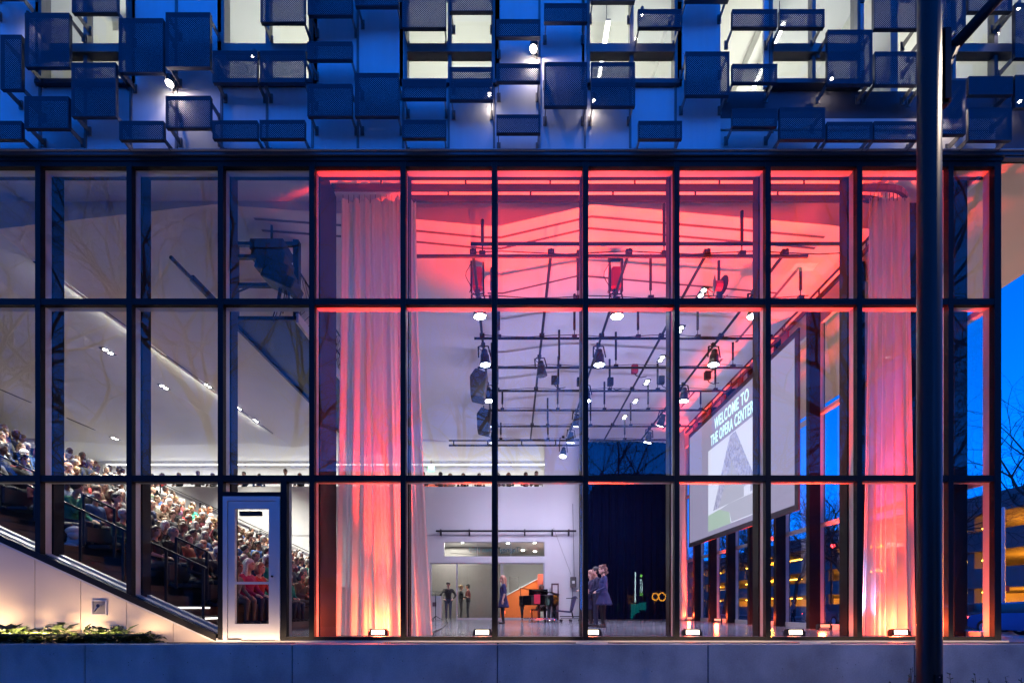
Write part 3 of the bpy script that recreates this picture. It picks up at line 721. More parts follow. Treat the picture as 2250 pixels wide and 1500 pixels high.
# ---------------------------------------------------------------- right-hand glass wall
FY = [1.35 + 1.57*k for k in range(9)]
sg = empty('side_glass_wall', (8.0, 0, 0), 'glass side wall with tall dark fins on the right of the stage', 'glass wall')
for y in FY[:-1]:
    MB().box(-0.36, -0.08, y-0.07, y+0.07, 0.0, 8.3).build('steel_fin', 'dark_steel', sg)
    MB().box(-0.075, 0.03, y-0.05, y+0.05, 0.0, Z3).build('mullion', 'silver', sg)
    MB().box(0.03, 0.06, y-0.04, y+0.04, 0.0, Z3).build('mullion_cap', 'dark_steel', sg)
ey = [0.1] + FY[:-1] + [YB]
for a, b_ in zip(ey[:-1], ey[1:]):
    for z in (Z1, Z2): MB().box(-0.07, 0.03, a+0.05, b_-0.05, z-0.05, z+0.05).build('transom', 'silver', sg)
    MB().box(-0.10, 0.03, a+0.05, b_-0.05, 0.0, 0.13).build('bottom_rail', 'silver', sg)
    for z0, z1 in ((0.13, Z1-0.05), (Z1+0.05, Z2-0.05), (Z2+0.05, Z3)):
        MB().quad((0,a+0.05,z0),(0,b_-0.05,z0),(0,b_-0.05,z1),(0,a+0.05,z1)).build('pane', 'glass', sg)
MB().box(-0.05, 0.05, 0.1, YB, Z3, 8.5).build('head_panel', 'white_paint', sg)
MB().box(-0.30, -0.07, 0.42, 0.68, 0.0, 8.3).build('steel_fin', 'dark_steel', sg)

# ================================================================== STAIR AND RAKED SEATING
ROWS = 13
RX = [-5.75 - 0.82*i for i in range(ROWS)]; RZ = [0.2 + 0.385*i for i in range(ROWS)]
tag(MB().box(-22.4, -4.6, 0.36, YB, -0.4, 0.0).build('seating_floor', 'polished_floor'), kind='structure')
tag(MB().box(-22.4, RX[-1]-0.36, 0.36, YB, 4.9, 5.2).build('top_landing', 'bench_dark'), kind='structure')
bl = empty('raked_seating', (0, 0, 0), 'dark stepped bleacher seating rising to the left under the audience', 'seating')
for i in range(ROWS):
    x, z = RX[i], RZ[i]
    MB().box(x-0.35, x+0.47, 1.45, 12.6, max(0, z-0.42), z).build('row_platform', 'bench_dark', bl)
    MB().box(x+0.471, x+0.485, 1.44, 12.6, max(0.01, z-0.14), z-0.01).build('nosing', 'wood_dark', bl)
    MB().box(x-0.22, x+0.2, 1.62, 12.4, z+0.36, z+0.43).build('bench', 'bench_dark', bl, bevel=0.015)
    MB().box(x-0.30, x-0.25, 1.62, 12.4, z+0.5, z+0.8).build('bench_back', 'bench_dark', bl, bevel=0.012)
MB().box(RX[-1]-0.352, RX[-1]-0.35, 1.45, 12.6, 3, 5.19).build('end_riser', 'bench_dark', bl)
stp = empty('near_stair', (0, 0, 0), 'dark stair with lit nosings rising left beside the front glass', 'stairs')
for k in range(27):
    x1 = -5.05 - 0.41*k; z = 0.19*(k+1)
    MB().box(x1-0.43, x1, 0.40, 1.40, max(0, z-0.4), z).build('step', 'bench_dark', stp)
    MB().box(x1, x1+0.012, 0.42, 1.38, z-0.10, z-0.012).build('riser_board', 'wood_dark', stp)
    if k in (0, 1, 2): MB().box(x1+0.013, x1+0.025, 0.44, 1.36, z-0.05, z-0.02).build('nosing_light', 'em_step', stp)
st2 = empty('far_stair', (0, 0, 0), 'far stair along the white back wall beyond the audience', 'stairs')
for k in range(27):
    x1 = -5.05 - 0.41*k; z = 0.19*(k+1)
    MB().box(x1-0.43, x1, 12.65, YB-0.01, max(0, z-0.4), z).build('step', 'bench_dark', st2)
def stair_z(x): return 0.19 + 0.463*(-5.05-x)
def handrail(pts, posts, label, name='handrail', r=0.022, pz=0.9, m='black_metal'):
    e = empty(name, pts[0], label, 'handrail', 'handrails of the seating stairs')
    b = Vector(pts[0])
    q = MB()
    for p0, p1 in zip(pts[:-1], pts[1:]): q.bar(Vector(p0)-b, Vector(p1)-b, 0.05, 0.03)
    q.build('rail', m, e)
    for p in posts:
        p = Vector(p); MB().box(p.x-b.x-0.022, p.x-b.x+0.022, p.y-b.y-0.012, p.y-b.y+0.012, p.z-pz-b.z, p.z-0.01-b.z).build('post', m, e)
    return e
RY1, RY2 = 0.46, 1.43
xs_ = [-10.4, -4.9]
pp = [(x, RY1, stair_z(x)+0.9) for x in (-10.4, -5.35)]
handrail(pp, [(x, RY1, stair_z(x)+0.88) for x in (-9.8,-9.05,-8.3,-7.55,-6.8,-6.05,-5.4)], 'long dark handrail running down just behind the front glass past the audience')
for i, (a, b_, lb) in enumerate(((-10.0,-9.3,'short dark loop handrail by the audience at the far left edge'),(-8.35,-7.75,'short dark loop handrail in front of the man in green'),(-6.55,-5.95,'short dark loop handrail above the lit stair nosings'))):
    za, zb = stair_z(a)+1.02, stair_z(b_)+1.02
    handrail([(a, RY2, za), (b_, RY2, zb), (b_, RY2, zb-0.95)], [(a, RY2, za)], lb, pz=1.0)
fy = YB-0.12
handrail([(-16.6, fy, stair_z(-16.6)+0.95), (-5.0, fy, stair_z(-5.0)+0.95)], [], 'long black handrail fixed down the white back wall beyond the audience')
for i, x in enumerate((-16.0, -13.3, -10.75, -8.4)):
    za, zb = stair_z(x)+1.0, stair_z(x+1.0)+1.0
    handrail([(x, 12.62, za-0.9), (x, 12.62, za), (x+1.0, 12.62, zb), (x+1.0, 12.62, zb-0.95)], [], ('topmost','second highest','third','lowest')[i]+' black loop handrail at the far end of the audience rows')

# ================================================================== CATWALK over the audience front
ca = empty('catwalk', (-5.3, 2.2, 6.6), 'black steel catwalk frame with wire mesh guard hanging over the front of the seating', 'catwalk')
MB().box(-0.62, 0.75, 0, 9, 0.0, 0.08).build('deck', 'black_metal', ca)
MB().box(-0.66, -0.60, 0, 9, -0.06, 0.14).build('edge_beam', 'black_metal', ca)
MB().box(0.74, 0.80, 0, 9, -0.06, 0.14).build('edge_beam', 'silver', ca)
for x, y in ((-0.6,0.1),(0.72,0.1),(-0.6,4.5),(0.72,4.5),(-0.6,8.9),(0.72,8.9)):
    MB().box(x-0.06, x+0.06, y-0.06, y+0.06, 0.08, 1.75).build('post', 'black_metal', ca)
for z in (0.75, 1.35, 1.62): MB().box(-0.54, 0.66, 0.05, 0.13, z, z+0.07).build('crossbar', 'black_metal', ca)
for z in (0.6, 1.1): MB().tube((0.76,0.1,z),(0.76,9,z),0.02).build('guard_rail', 'black_metal', ca)
ml = MB()
for k in range(46):
    y = 0.1 + k*0.2
    ml.tube((0.78,y,0.14),(0.78,min(9,y+0.95),1.09),0.006,n=4,cap=False); ml.tube((0.78,min(9,y+0.95),0.14),(0.78,y,1.09),0.006,n=4,cap=False)
tag(ml.build('mesh_guard', 'black_metal', ca), kind='stuff')
MB().tube((-0.66,-1.75,0.05),(-0.66,0.0,0.05),0.035).build('lighting_bar', 'black_metal', ca)
MB().box(-0.70, -0.62, -1.2, -0.35, 0.02, 0.12).build('bar_sleeve', 'black_metal', ca)
MB().tube((-0.62,-0.5,0.1),(-0.2,0.05,0.75),0.02).build('brace', 'black_metal', ca)
sp_ = empty('hanging_loudspeaker', (-4.92, 1.9, 7.2), 'large dark tapering loudspeaker hanging in the left catwalk frame', 'loudspeaker')
for k in range(4):
    o = MB().prism([(-0.22,-0.11),(0.22,-0.09),(0.22,0.09),(-0.22,0.11)], -0.34, 0.34, 'x').build('cabinet', 'speaker_black', sp_, loc=(0.05*k*k*0.5, 0, 0.62-0.22*k), bevel=0.012)
    o.rotation_euler = (0, math.radians(8*k), 0)
MB().tube((0,0,0.72),(0,0,1.15),0.025).build('hanger', 'black_metal', sp_)
cb = empty('cable_bundle', (-4.75, 2.0, 7.0), 'tangle of dark cables hanging at the end of the catwalk', 'cables')
for k in range(9):
    a = R.uniform(0,6.28); pts = [Vector((0.18*math.sin(a+t*2.2)*t*1.4, 0.1*math.cos(a+t*3), 0.45-0.75*t+0.25*math.sin(t*3+a))) for t in [i/9 for i in range(10)]]
    MB().path(pts, 0.011, 5).build('cable', 'black_metal', cb)

# ================================================================== CURTAINS AND TRACKS
def curtain(name, label, top, bot, ytop, z0, z1, folds, amp, m, nx=150, nz=36, axis='x', flare=0.0, seed=1):
    """wavy cloth from (top0..top1) at z1 to (bot0..bot1) at z0"""
    rr = random.Random(seed); ph = [rr.uniform(0, 6.28) for _ in range(4)]
    b = MB(); vs = []
    for j in range(nz+1):
        t = j/nz; z = z0 + (z1-z0)*t; s = (1-t)**1.6
        a = top[0] + (bot[0]-top[0])*s; c = top[1] + (bot[1]-top[1])*s
        for i in range(nx+1):
            u = i/nx
            w = u + 0.018*math.sin(5*u+ph[0]) + 0.010*math.sin(13*u+ph[3]+1.5*t)
            d = amp*(0.65+0.5*(1-t))*(math.sin(2*math.pi*folds*u+ph[1]+0.5*math.sin(3*t+ph[2])) + 0.45*math.sin(2*math.pi*folds*1.73*u+ph[2]+t) + 0.2*math.sin(2*math.pi*folds*3.1*u+2*t))
            zz = z + (0.05*abs(math.sin(2*math.pi*folds*u*0.5)) if j == nz else 0)
            p = a + (c-a)*w
            vs.append((p, ytop+d, zz) if axis == 'x' else (ytop+d, p, zz))
    b._add(vs, [(j*(nx+1)+i, j*(nx+1)+i+1, (j+1)*(nx+1)+i+1, (j+1)*(nx+1)+i) for j in range(nz) for i in range(nx)])
    e = empty(name, ((bot[0]+bot[1])/2, ytop, 0) if axis == 'x' else (ytop, (bot[0]+bot[1])/2, 0), label, 'curtain')
    o = b.build('cloth', m, None, smooth=True); o.parent = e; o.location = -e.location
    hk = MB()
    for k in range(folds*2):
        p = top[0] + (top[1]-top[0])*(k+0.5)/(folds*2)
        c0 = (p, ytop, z1-0.02) if axis == 'x' else (ytop, p, z1-0.02)
        hk = MB().tube(c0, (c0[0], c0[1], z1+0.13), 0.006, n=4)
        h = hk.build('hook', 'black_metal', None); h.parent = e; h.location = -e.location
    return e
TZ = 8.22
YT1, YT2 = 0.86, 1.10
curtain('sheer_curtain', 'gathered sheer white curtain glowing orange-pink at the left end of the stage', (WX(748,1.0), WX(915,1.0)), (WX(733,1.0), WX(952,1.0)), 1.0, 0.02, TZ-0.14, 7, 0.055, 'sheer', seed=3)
curtain('sheer_curtain', 'gathered sheer white curtain lit violet and orange near the lamp post on the right', (WX(1908,1.0), WX(1992,1.0)), (WX(1888,1.0), WX(2006,1.0)), 1.0, 0.02, TZ-0.10, 5, 0.055, 'sheer', seed=5)
curtain('sheer_curtain', 'narrow sheer white curtain hanging in the far right corner beside the screen', (12.6, 13.4), (12.5, 13.5), 7.35, 0.02, TZ-0.10, 6, 0.06, 'sheer', nx=70, axis='y', seed=8)
curtain('dark_blue_curtain', 'tall dark navy stage curtain covering the back wall right of the piano', (3.05, 7.5), (2.98, 7.5), 13.75, 0.02, 7.95, 16, 0.045, 'navy_drape', nx=260, seed=11)
def track(label, pts):
    e = empty('curtain_track', pts[0], label, 'curtain track', 'curtain tracks'); b = Vector(pts[0])
    q = MB()
    for a, c in zip(pts[:-1], pts[1:]): q.bar(Vector(a)-b, Vector(c)-b, 0.06, 0.10)
    q.build('rail', 'black_metal', e)
    return e, b
def track_pts(y, x0, xr, y1):
    rad = 0.75; pts = [(x0, y, TZ)]
    for k in range(9):
        t = k/8*math.pi/2; pts.append((xr-rad+rad*math.sin(t), y+rad-rad*math.cos(t), TZ))
    pts.append((xr, y1, TZ)); return pts
for y, x0, xr, lb in ((YT1, -3.3, 7.62, 'front black curtain track curving round the right end of the hall'), (YT2, -2.1, 7.38, 'rear black curtain track just behind the front one')):
    e, b = track(lb, track_pts(y, x0, xr, 13.2))
    for k in range(6):
        x = x0 + 0.9 + k*1.55
        MB().tube((x-b.x, 0, 0.05), (x-b.x, 0, 0.25), 0.018).build('hanger', 'black_metal', e)
    for k in range(7):
        y_ = 2.4 + k*1.6
        MB().tube((xr-b.x, y_-b.y, 0.05), (xr-b.x, y_-b.y, 0.25), 0.018).build('hanger', 'black_metal', e)

# ================================================================== LIGHTING GRID
GZ = 7.3
gr = empty('lighting_grid', (0, 0, GZ), 'black pipe grid for stage lights hanging under the white ceiling', 'lighting grid')
GY = [8*(r-1) for r in (1.165, 1.33, 1.52, 1.705, 1.888, 2.074, 2.256, 2.44)]
for i, y in enumerate(GY):
    MB().tube((-1.87 if i == 0 else -0.95, y, 0), (5.7 if i == 0 else 6.72, y, 0), 0.032, n=8).build('cross_pipe', 'black_metal', gr, smooth=False)
MB().tube((-0.8, GY[0], 0.24), (6.4, GY[0], 0.24), 0.032).build('cross_pipe', 'black_metal', gr)
MB().tube((-2.6, GY[-1]+0.4, -0.08), (3.0, GY[-1]+0.4, -0.08), 0.04).build('cross_pipe', 'black_metal', gr)
MB().tube((-2.6, GY[-1]+0.4, 0.12), (3.0, GY[-1]+0.4, 0.12), 0.03).build('cross_pipe', 'black_metal', gr)
for k in range(4): MB().tube((-2.4+k*1.4, GY[-1]+0.4, -0.08), (-2.4+k*1.4, GY[-1]+0.4, 0.12), 0.025).build('spacer', 'black_metal', gr)
DXS = [-0.75, 0.75, 2.25, 3.75, 5.25]
for x in DXS:
    MB().tube((x, GY[0]-0.1, 0.055), (x, GY[-1]+0.1, 0.055), 0.032).build('long_pipe', 'black_metal', gr)
    for y in GY[::2]: MB().box(x-0.06, x+0.06, y-0.05, y+0.05, 0.0, 0.11).build('clamp', 'black_metal', gr)
for i, y in enumerate(GY):
    for x in (-0.45, 1.45, 3.05, 4.55, 6.35):
        x += 0.12*((i*7) % 3 - 1)
        if i == 0 and x > 5.6: continue
        zc = ceil_z(x) - GZ
        q = MB(); q.tube((x,y,0.03),(x,y,0.22),0.012); q.tube((x,y,0.22),(x,y,zc),0.032); q.box(x-0.06,x+0.06,y-0.05,y+0.05,0.0,0.08)
        q.build('hanger', 'black_metal', gr)
    # slack cable along the pipe
    pts = []
    for k in range(13):
        t = k/12; pts.append((-0.8+7.3*t, y-0.035, 0.045+0.03*math.sin(t*19+i)))
    MB().path(pts, 0.009, 4).build('cable', 'black_metal', gr)

# stage lights -------------------------------------------------------------
STAGE = 380
def stage_light(x, y, label, on=True, energy=STAGE, col=(0.70,0.66,1.0), target=None, tall=False, drop=0.0):
    e = empty('stage_light', (x, y, GZ-0.02), label, 'stage light', 'stage lights on the pipe grid')
    ax = Vector((0.10, 0.05, -1)).normalized()
    if target is not None: ax = (Vector(target)-Vector((x,y,GZ))).normalized(); ax = (ax + Vector((0,0,-0.6))).normalized()
    c = Vector((0.03, 0, -0.02-drop))
    prof = [(0.055,0.0),(0.075,0.02),(0.085,0.10),(0.115,0.16),(0.12,0.26),(0.145,0.36),(0.15,0.39)]
    MB().lathe(prof, c, ax, 14).build('housing', 'black_metal', e, smooth=False)
    MB().lathe([(0.135,0.391),(0.13,0.398)], c, ax, 6).build('lens', 'em_stage' if on else 'car_glass', e)
    side = ax.cross(Vector((0,1,0))).normalized() if abs(ax.y) < 0.9 else Vector((1,0,0))
    q = MB(); m1 = c + ax*0.2
    for s in (-1, 1):
        q.bar(m1+side*0.16*s, Vector((0,0,0.06))+side*0.13*s, 0.035, 0.012)
    q.bar(Vector((0,0,0.06))-side*0.13, Vector((0,0,0.06))+side*0.13, 0.035, 0.012)
    q.build('yoke', 'black_metal', e)
    MB().box(-0.05, 0.05, -0.04, 0.04, 0.055, 0.14).build('clamp', 'black_metal', e)
    pts = [Vector((0.05*math.sin(k*0.9), 0.04*math.cos(k*0.9), 0.14-0.025*k)) + Vector((-0.06,0,0.02)) for k in range(10)]
    MB().path(pts, 0.008, 4).build('cable', 'black_metal', e)
    if tall:
        MB().box(-0.10, 0.10, -0.10, 0.10, 0.16, 0.60).build('ballast_box', 'red_metal', e, bevel=0.02)  # red glow falling on this housing is put into its colour
        q = MB(); q.box(-0.15,-0.11,-0.05,0.05,0.1,0.85); q.box(0.11,0.15,-0.05,0.05,0.1,0.85); q.box(-0.11,0.11,-0.05,0.05,0.80,0.85); q.build('carriage', 'black_metal', e)
        pts = [Vector((-0.2+0.06*math.sin(k), 0, 0.9-0.09*k)) for k in range(10)]
        MB().path(pts, 0.008, 4).build('cable', 'black_metal', e)
    if on:
        tg = target or (x+0.3, y+0.4, 0)
        lamp('beam', 'SPOT', e, c + ax*0.42, energy, col, target=tg, size=0.12, spot=100, blend=0.9)
    return e
mat('red_metal', (0.45, 0.03, 0.04), 0.45, 0.2)
LY = [2.5, 4.6, 6.8, 8.8, 10.5]
pos = ('nearest', 'second', 'third', 'fourth', 'farthest')
for x, nm in ((-0.75, 'left'), (2.25, 'middle'), (5.25, 'right')):
    for k, y in enumerate(LY):
        tgt = (x*0.8+0.5, y+0.8, 0) if k < 3 else (x*0.5+0.2, YB-0.3, 2.5)
        stage_light(x, y, f'lit black stage light, {pos[k]} on the {nm} long pipe of the grid', tall=(k == 0 and x < 5), target=tgt if k != 4 else (x*0.6, YB-0.5, 0.5), energy=STAGE*(0.45 if k == 0 else 1.35 if k < 3 else 0.42))
stage_light(0.75, 5.2, 'unlit black stage light hanging on the second long pipe', on=False)
stage_light(2.05, 11.4, 'small lit spotlight hanging lowest at the back of the grid', drop=0.3, target=(0.5, 9.0, 0.0), energy=90, col=(0.78,0.66,1.0))
for x, y, lb in ((-0.95, 5.6, 'upper black loudspeaker hanging from the left pipe of the grid'), (-0.95, 8.2, 'lower black loudspeaker hanging from the left pipe of the grid')):
    e = empty('hung_loudspeaker', (x, y, GZ-0.55), lb, 'loudspeaker', 'loudspeakers on the grid')
    MB().prism([(-0.2,-0.34),(0.16,-0.42),(0.24,0.30),(-0.06,0.42),(-0.22,0.2)], -0.24, 0.24).build('cabinet', 'speaker_black', e, bevel=0.02)
    MB().prism([(0.165,-0.40),(0.185,-0.40),(0.262,0.28),(0.245,0.28)], -0.2, 0.2).build('grille', 'lobby_grey', e)
    MB().tube((0,0,0.35),(0,0,0.55),0.02).build('hanger', 'black_metal', e)
for i, (x, y, s) in enumerate(((1.3,6.9,'first'),(2.1,7.0,'second'),(3.05,7.0,'third'),(4.6,6.9,'fourth'),(3.6,6.2,'red-tagged'),(5.9,6.6,'rightmost'))):
    e = empty('junction_box', (x, y, GZ+0.12), f'{s} small dark cable box sitting on the pipes at mid grid', 'cable box', 'cable boxes on the grid')
    MB().box(-0.09,0.09,-0.07,0.07,0.0,0.24).build('case', 'black_metal' if i != 4 else 'red_metal', e, bevel=0.01)
    MB().path([(0.0,0,0),(0.05,0,-0.08),(0.18,0,-0.13),(0.35,0,-0.1)], 0.012, 5).build('cable', 'black_metal', e)
rl = empty('cable_reel', (WX(1578,2.4), 2.4, 7.45), 'round cable reel with red core hanging from the front pipe at right', 'cable reel')
for s in (-1, 1): MB().lathe([(0.16,-0.01),(0.2,0),(0.16,0.01)], (0.09*s,0,0), (1,0.25*s,0), 18).build('cable_coil', 'black_metal', rl)
MB().lathe([(0.10,-0.07),(0.10,0.07)], (0,0,0), (1,0,0), 12).build('core', 'red_metal', rl)
MB().path([(-0.1,0,-0.15),(-0.25,0,-0.05),(-0.2,0,-0.25),(0.05,0,-0.3),(0.2,0,-0.2)], 0.01, 5).build('cable', 'red_metal', rl)
MB().tube((0,0,0.0),(0.04,0,0.3),0.015).build('hook', 'black_metal', rl)

# recessed twin downlights
def downlight(x, y, label, group, energy, col, spot=110, twin=0.16, tgt=None):
    e = empty('downlight', (x, y, ceil_z(x)-0.008), label, 'downlight', group)
    MB().box(-0.09, 0.09, -twin-0.06, twin+0.06, -0.006, 0.006).build('plate', 'black_metal', e)
    for s in (-1, 1): MB().lathe([(0.06,0),(0.055,0.006)], (0, s*twin*0.6, -0.007), (0,0,-1), 10).build('lens', 'em_down', e)
    lamp('beam', 'SPOT', e, (0,0,-0.05), energy, col, target=tgt or (x, y, 0), size=0.1, spot=spot, blend=0.8)
AUD = 1350
n_ = 0
for x, yl, rowname in ((-10.15, (2.55, 5.2, 8.1, 9.9, 11.1), 'right-hand ceiling fold'), (-11.95, (2.95, 6.3, 8.6, 12.0), 'middle ceiling fold'), (-17.5, (7.4, 10.3, 13.3), 'left-hand ceiling fold')):
    for k, y in enumerate(yl):
        downlight(x, y, f'bright recessed twin downlight, {pos[k]} along the {rowname} over the audience', 'downlights over the audience', AUD*(0.55 if y < 3.5 else 1), (1.0, 0.95, 0.83), tgt=(x+0.5, y, 0))
for k, (px, py) in enumerate(((1543,652),(1494,732),(1453,795),(1421,846),(1396,887),(1372,922))):
    zh = 8.05-CAMZ; r = zh*PPM/(1335-py); y = 8*(r-1); x = (px-1125)/PPM*r
    downlight(x, y, f'twin square downlight in the stage ceiling, {("nearest","second","third","fourth","fifth","farthest")[k]} of the row of six', 'downlights over the stage', 25, (1.0, 0.97, 0.9))

cv = empty('added_fold_light', (-10.1, 2.4, 7.83), 'added long light bar brightening the ceiling fold over the audience', 'light bar')  # added bar that brightens the fold, no such fixture known there
MB().box(-0.03, 0.03, 0, 10, 0, 0.03).build('housing', 'ceiling_grey', cv)
lamp('added_fold_glow', 'AREA', cv, (-0.06, 5, -0.04), 13, (1.0, 0.95, 0.80), target=(-11.2, 7.4, 8.05), sx=9.5, sy=0.05)
# red floodlights on the floor
RED = (1.0, 0.035, 0.010)
def footlight(x, y, label, energy, tgt, spot=70, lens=True, group='floodlights on the stage floor', col=RED, near=0, violet=0):
    e = empty('floor_floodlight', (x, y, 0.0), label, 'floodlight', group)
    b = MB(); b.box(-0.17,-0.155,-0.05,0.05,0.0,0.12); b.box(0.155,0.17,-0.05,0.05,0.0,0.12); b.box(-0.155,0.155,-0.05,0.05,0.0,0.012); b.build('stand', 'black_metal', e)
    MB().prism([(-0.045,0.045),(0.05,0.045),(0.06,0.14),(-0.03,0.16)], -0.15, 0.15, 'x').build('housing', 'black_metal', e)
    MB()._add([(-0.115,-0.048,0.065),(0.115,-0.048,0.065),(0.115,-0.036,0.14),(-0.115,-0.036,0.14)], [(0,1,2,3)]).build('lens', 'em_foot' if y < 1 else 'em_foot_red', e)
    if x > 6.5 and y < 1: lamp('violet_side', 'SPOT', e, (-0.12, 0.0, 0.2), 260, (0.55, 0.45, 1.0), target=(x-0.5, 1.0, 0.9), size=0.06, spot=60, blend=1.0)
    lamp('wash', 'SPOT', e, (0, -0.02, 0.2), energy, col, target=tgt, size=0.06, spot=spot, blend=1.0)
    if near: lamp('near_wash', 'POINT', e, (0, 0.06, 0.24), near, (1.0, 0.10, 0.028), size=0.08)
    if violet: lamp('violet_wash', 'SPOT', e, (0.1, 0.02, 0.2), violet, (0.52, 0.50, 1.0), target=(x*0.8+0.3, 9.5, 7.5), size=0.06, spot=78, blend=1.0)
FX = [WX(p, 0.62) for p in (832, 1060, 1300, 1520, 1745, 1975)]
fl = ('glowing at the foot of the left sheer curtain', 'left of the singer in the short dress', 'below the three singers', 'under the left edge of the screen', 'before the fins of the side windows', 'at the foot of the right sheer curtain')
for x, l in zip(FX, fl):
    footlight(x, 0.62, 'bright rectangular floor floodlight ' + l, 4400 if -2 < x < 6.5 else 5200, (x+(0.5 if x < 0 else 0), 1.1, 8.4) if -2 < x < 6.5 else (x, 1.05, 6.0), 46 if -2 < x < 6.5 else 36, near=(110 if x < -2 or x > 6.5 else 12), violet=(520 if -2 < x < 6.5 else 0))
for k, y in enumerate((3.7, 6.7, 9.8, 12.6)):
    footlight(7.55, y, f'small red floor floodlight by the side windows, {pos[k] if k<3 else "farthest"} from the street', 6500, (7.62, y, 8.4), 34, near=30, group='red floodlights by the side windows')

# ================================================================== PROJECTION SCREEN
SX, SY0, SY1, SZ0, SZ1 = 7.2, 4.30, 11.6, 3.15, 7.40
ps = empty('projection_screen', (SX, (SY0+SY1)/2, SZ0), 'huge hanging projection screen with a welcome slide on the right of the stage', 'projection screen')
oy = -(SY0+SY1)/2
MB().box(0.0, 0.02, SY0+oy, SY1+oy, 0, SZ1-SZ0).build('sheet', 'em_screen', ps)
fb = MB(); bw_ = 0.16
fb.box(-0.012, 0.035, SY0+oy-bw_, SY1+oy+0.06, -bw_, 0.0); fb.box(-0.012, 0.035, SY0+oy-bw_, SY1+oy+0.06, SZ1-SZ0, SZ1-SZ0+bw_)
fb.box(-0.012, 0.035, SY0+oy-bw_, SY0+oy, 0, SZ1-SZ0); fb.box(-0.012, 0.035, SY1+oy, SY1+oy+0.06, 0, SZ1-SZ0)
fb.build('border', 'bench_dark', ps)
for k in range(6):
    y = SY0+oy+0.5+k*1.25
    MB().tube((0.02,y,SZ1-SZ0+0.1),(0.02,y,TZ-SZ0),0.008).build('cable', 'black_metal', ps)
    MB().box(0.0,0.06,y-0.14,y+0.14,SZ1-SZ0+bw_,SZ1-SZ0+bw_+0.22).build('hoist', 'red_metal', ps)
def spoly(pts, m, name, d):
    b = MB(); n = len(pts)
    b._add([(-d, y+oy, z-SZ0) for y, z in pts], [tuple(range(n))]); return b.build(name, m, ps)
def Q(zx, zy):      # zoomed slide pixel -> (y, z) on the screen plane
    px = 1500+zx/3.123; py = 720+zy/3.123; r = SX*PPM/(px-1125); return (8*(r-1), CAMZ+(1335-py)/PPM*r)
PY0, PY1, PZ0, PZ1 = 5.55, 9.73, 3.32, 6.26
spoly([(PY1,PZ0),(PY0,PZ0),(PY0,PZ1),(PY1,PZ1)], 'em_picture', 'slide_picture', 0.004)
m, nt, b_ = nodes_of('em_mosaic'); N, L = nt.nodes, nt.links
tc = N.new('ShaderNodeTexCoord'); vo = N.new('ShaderNodeTexVoronoi'); vo.inputs['Scale'].default_value = 20
mp = N.new('ShaderNodeMapping'); mp.inputs['Scale'].default_value = (1, 1, 0.6); L.new(tc.outputs['Object'], mp.inputs[0]); L.new(mp.outputs[0], vo.inputs['Vector'])
rp = N.new('ShaderNodeValToRGB'); rp.color_ramp.elements[0].color = (0.20,0.20,0.40,1); rp.color_ramp.elements[1].color = (0.62,0.62,0.88,1); rp.color_ramp.elements[1].position = 0.7
L.new(vo.outputs['Color'], rp.inputs[0]); b_.inputs['Base Color'].default_value = (0.05,0.05,0.05,1); L.new(rp.outputs[0], b_.inputs['Emission Color']); b_.inputs['Emission Strength'].default_value = 0.45
spoly([(9.3,4.0),(8.85,4.0),(7.85,5.35),(7.0,4.3),(6.25,4.3),(7.55,6.22),(7.95,6.22)], 'em_mosaic', 'slide_arch', 0.008)
spoly([(8.85,4.0),(7.0,4.0),(7.0,4.3),(7.85,5.35)], 'em_grey', 'slide_doorway', 0.008)
spoly([(6.6,4.05),(5.9,4.05),(5.9,4.55),(6.3,4.75),(6.6,4.5)], 'em_mosaic', 'slide_block', 0.008)
spoly([(PY1,PZ0),(7.9,PZ0),(8.0,3.7),(8.8,3.95),(PY1,3.9)], 'em_grass', 'slide_lawn', 0.008)
spoly([(8.79,3.93),(7.99,3.69),(7.85,3.35),(PY0,3.35),(PY0,3.95),(8.0,4.0)], 'em_grey', 'slide_path', 0.006)
TM = Matrix(((0,0,-1),(-1,0,0),(0,1,0)))
text_obj('WELCOME TO', 0.53, 'em_text', ps, (-0.012, 7.92+oy, 7.02-SZ0), TM, 0.002, 0.009, 0.66, space=1.12)
text_obj('THE OPERA CENTER', 0.53, 'em_text', ps, (-0.012, 7.95+oy, 6.53-SZ0), TM, 0.002, 0.009, 0.575, space=1.12)

# ================================================================== GRAND PIANO
pn = empty('grand_piano', (1.02, 10.4, 0.0), 'black grand piano on a wheeled dolly with raised lid before the glass doors', 'piano')
out = [(-0.74,1.0),(0.76,1.0),(0.76,-0.25),(0.70,-0.62),(0.48,-0.84),(0.18,-0.86),(-0.02,-0.66),(-0.12,-0.3),(-0.28,0.0),(-0.60,0.28),(-0.74,0.62)]
MB().prism(out, 0.64, 1.0, 'z').build('case', 'piano_black', pn)
MB().prism([(x*0.98,y*0.98) for x,y in out], 1.001, 1.012, 'z').build('soundboard', 'picture_dark', pn)
lid = MB().prism([(x-0.76,y) for x,y in out], 0.0, 0.022, 'z').build('lid', 'piano_black', pn, loc=(0.76,0,1.02))
lid.rotation_euler = (0, math.radians(11), 0)
MB().tube((-0.68,0.3,1.0),(-0.70,0.35,1.29),0.012).build('lid_prop', 'piano_black', pn)
MB().box(-0.70,0.72,1.0,1.22,0.66,0.74).build('key_bed', 'piano_black', pn)
ky = MB().box(-0.62,0.64,1.02,1.16,0.741,0.755).build('keyboard', 'ivory', pn)
MB().box(-0.60,0.62,1.02,1.09,0.756,0.766).build('black_keys', 'piano_black', ky)
MB().box(-0.35,0.4,0.86,0.88,1.02,1.28).build('music_desk', 'piano_black', pn)
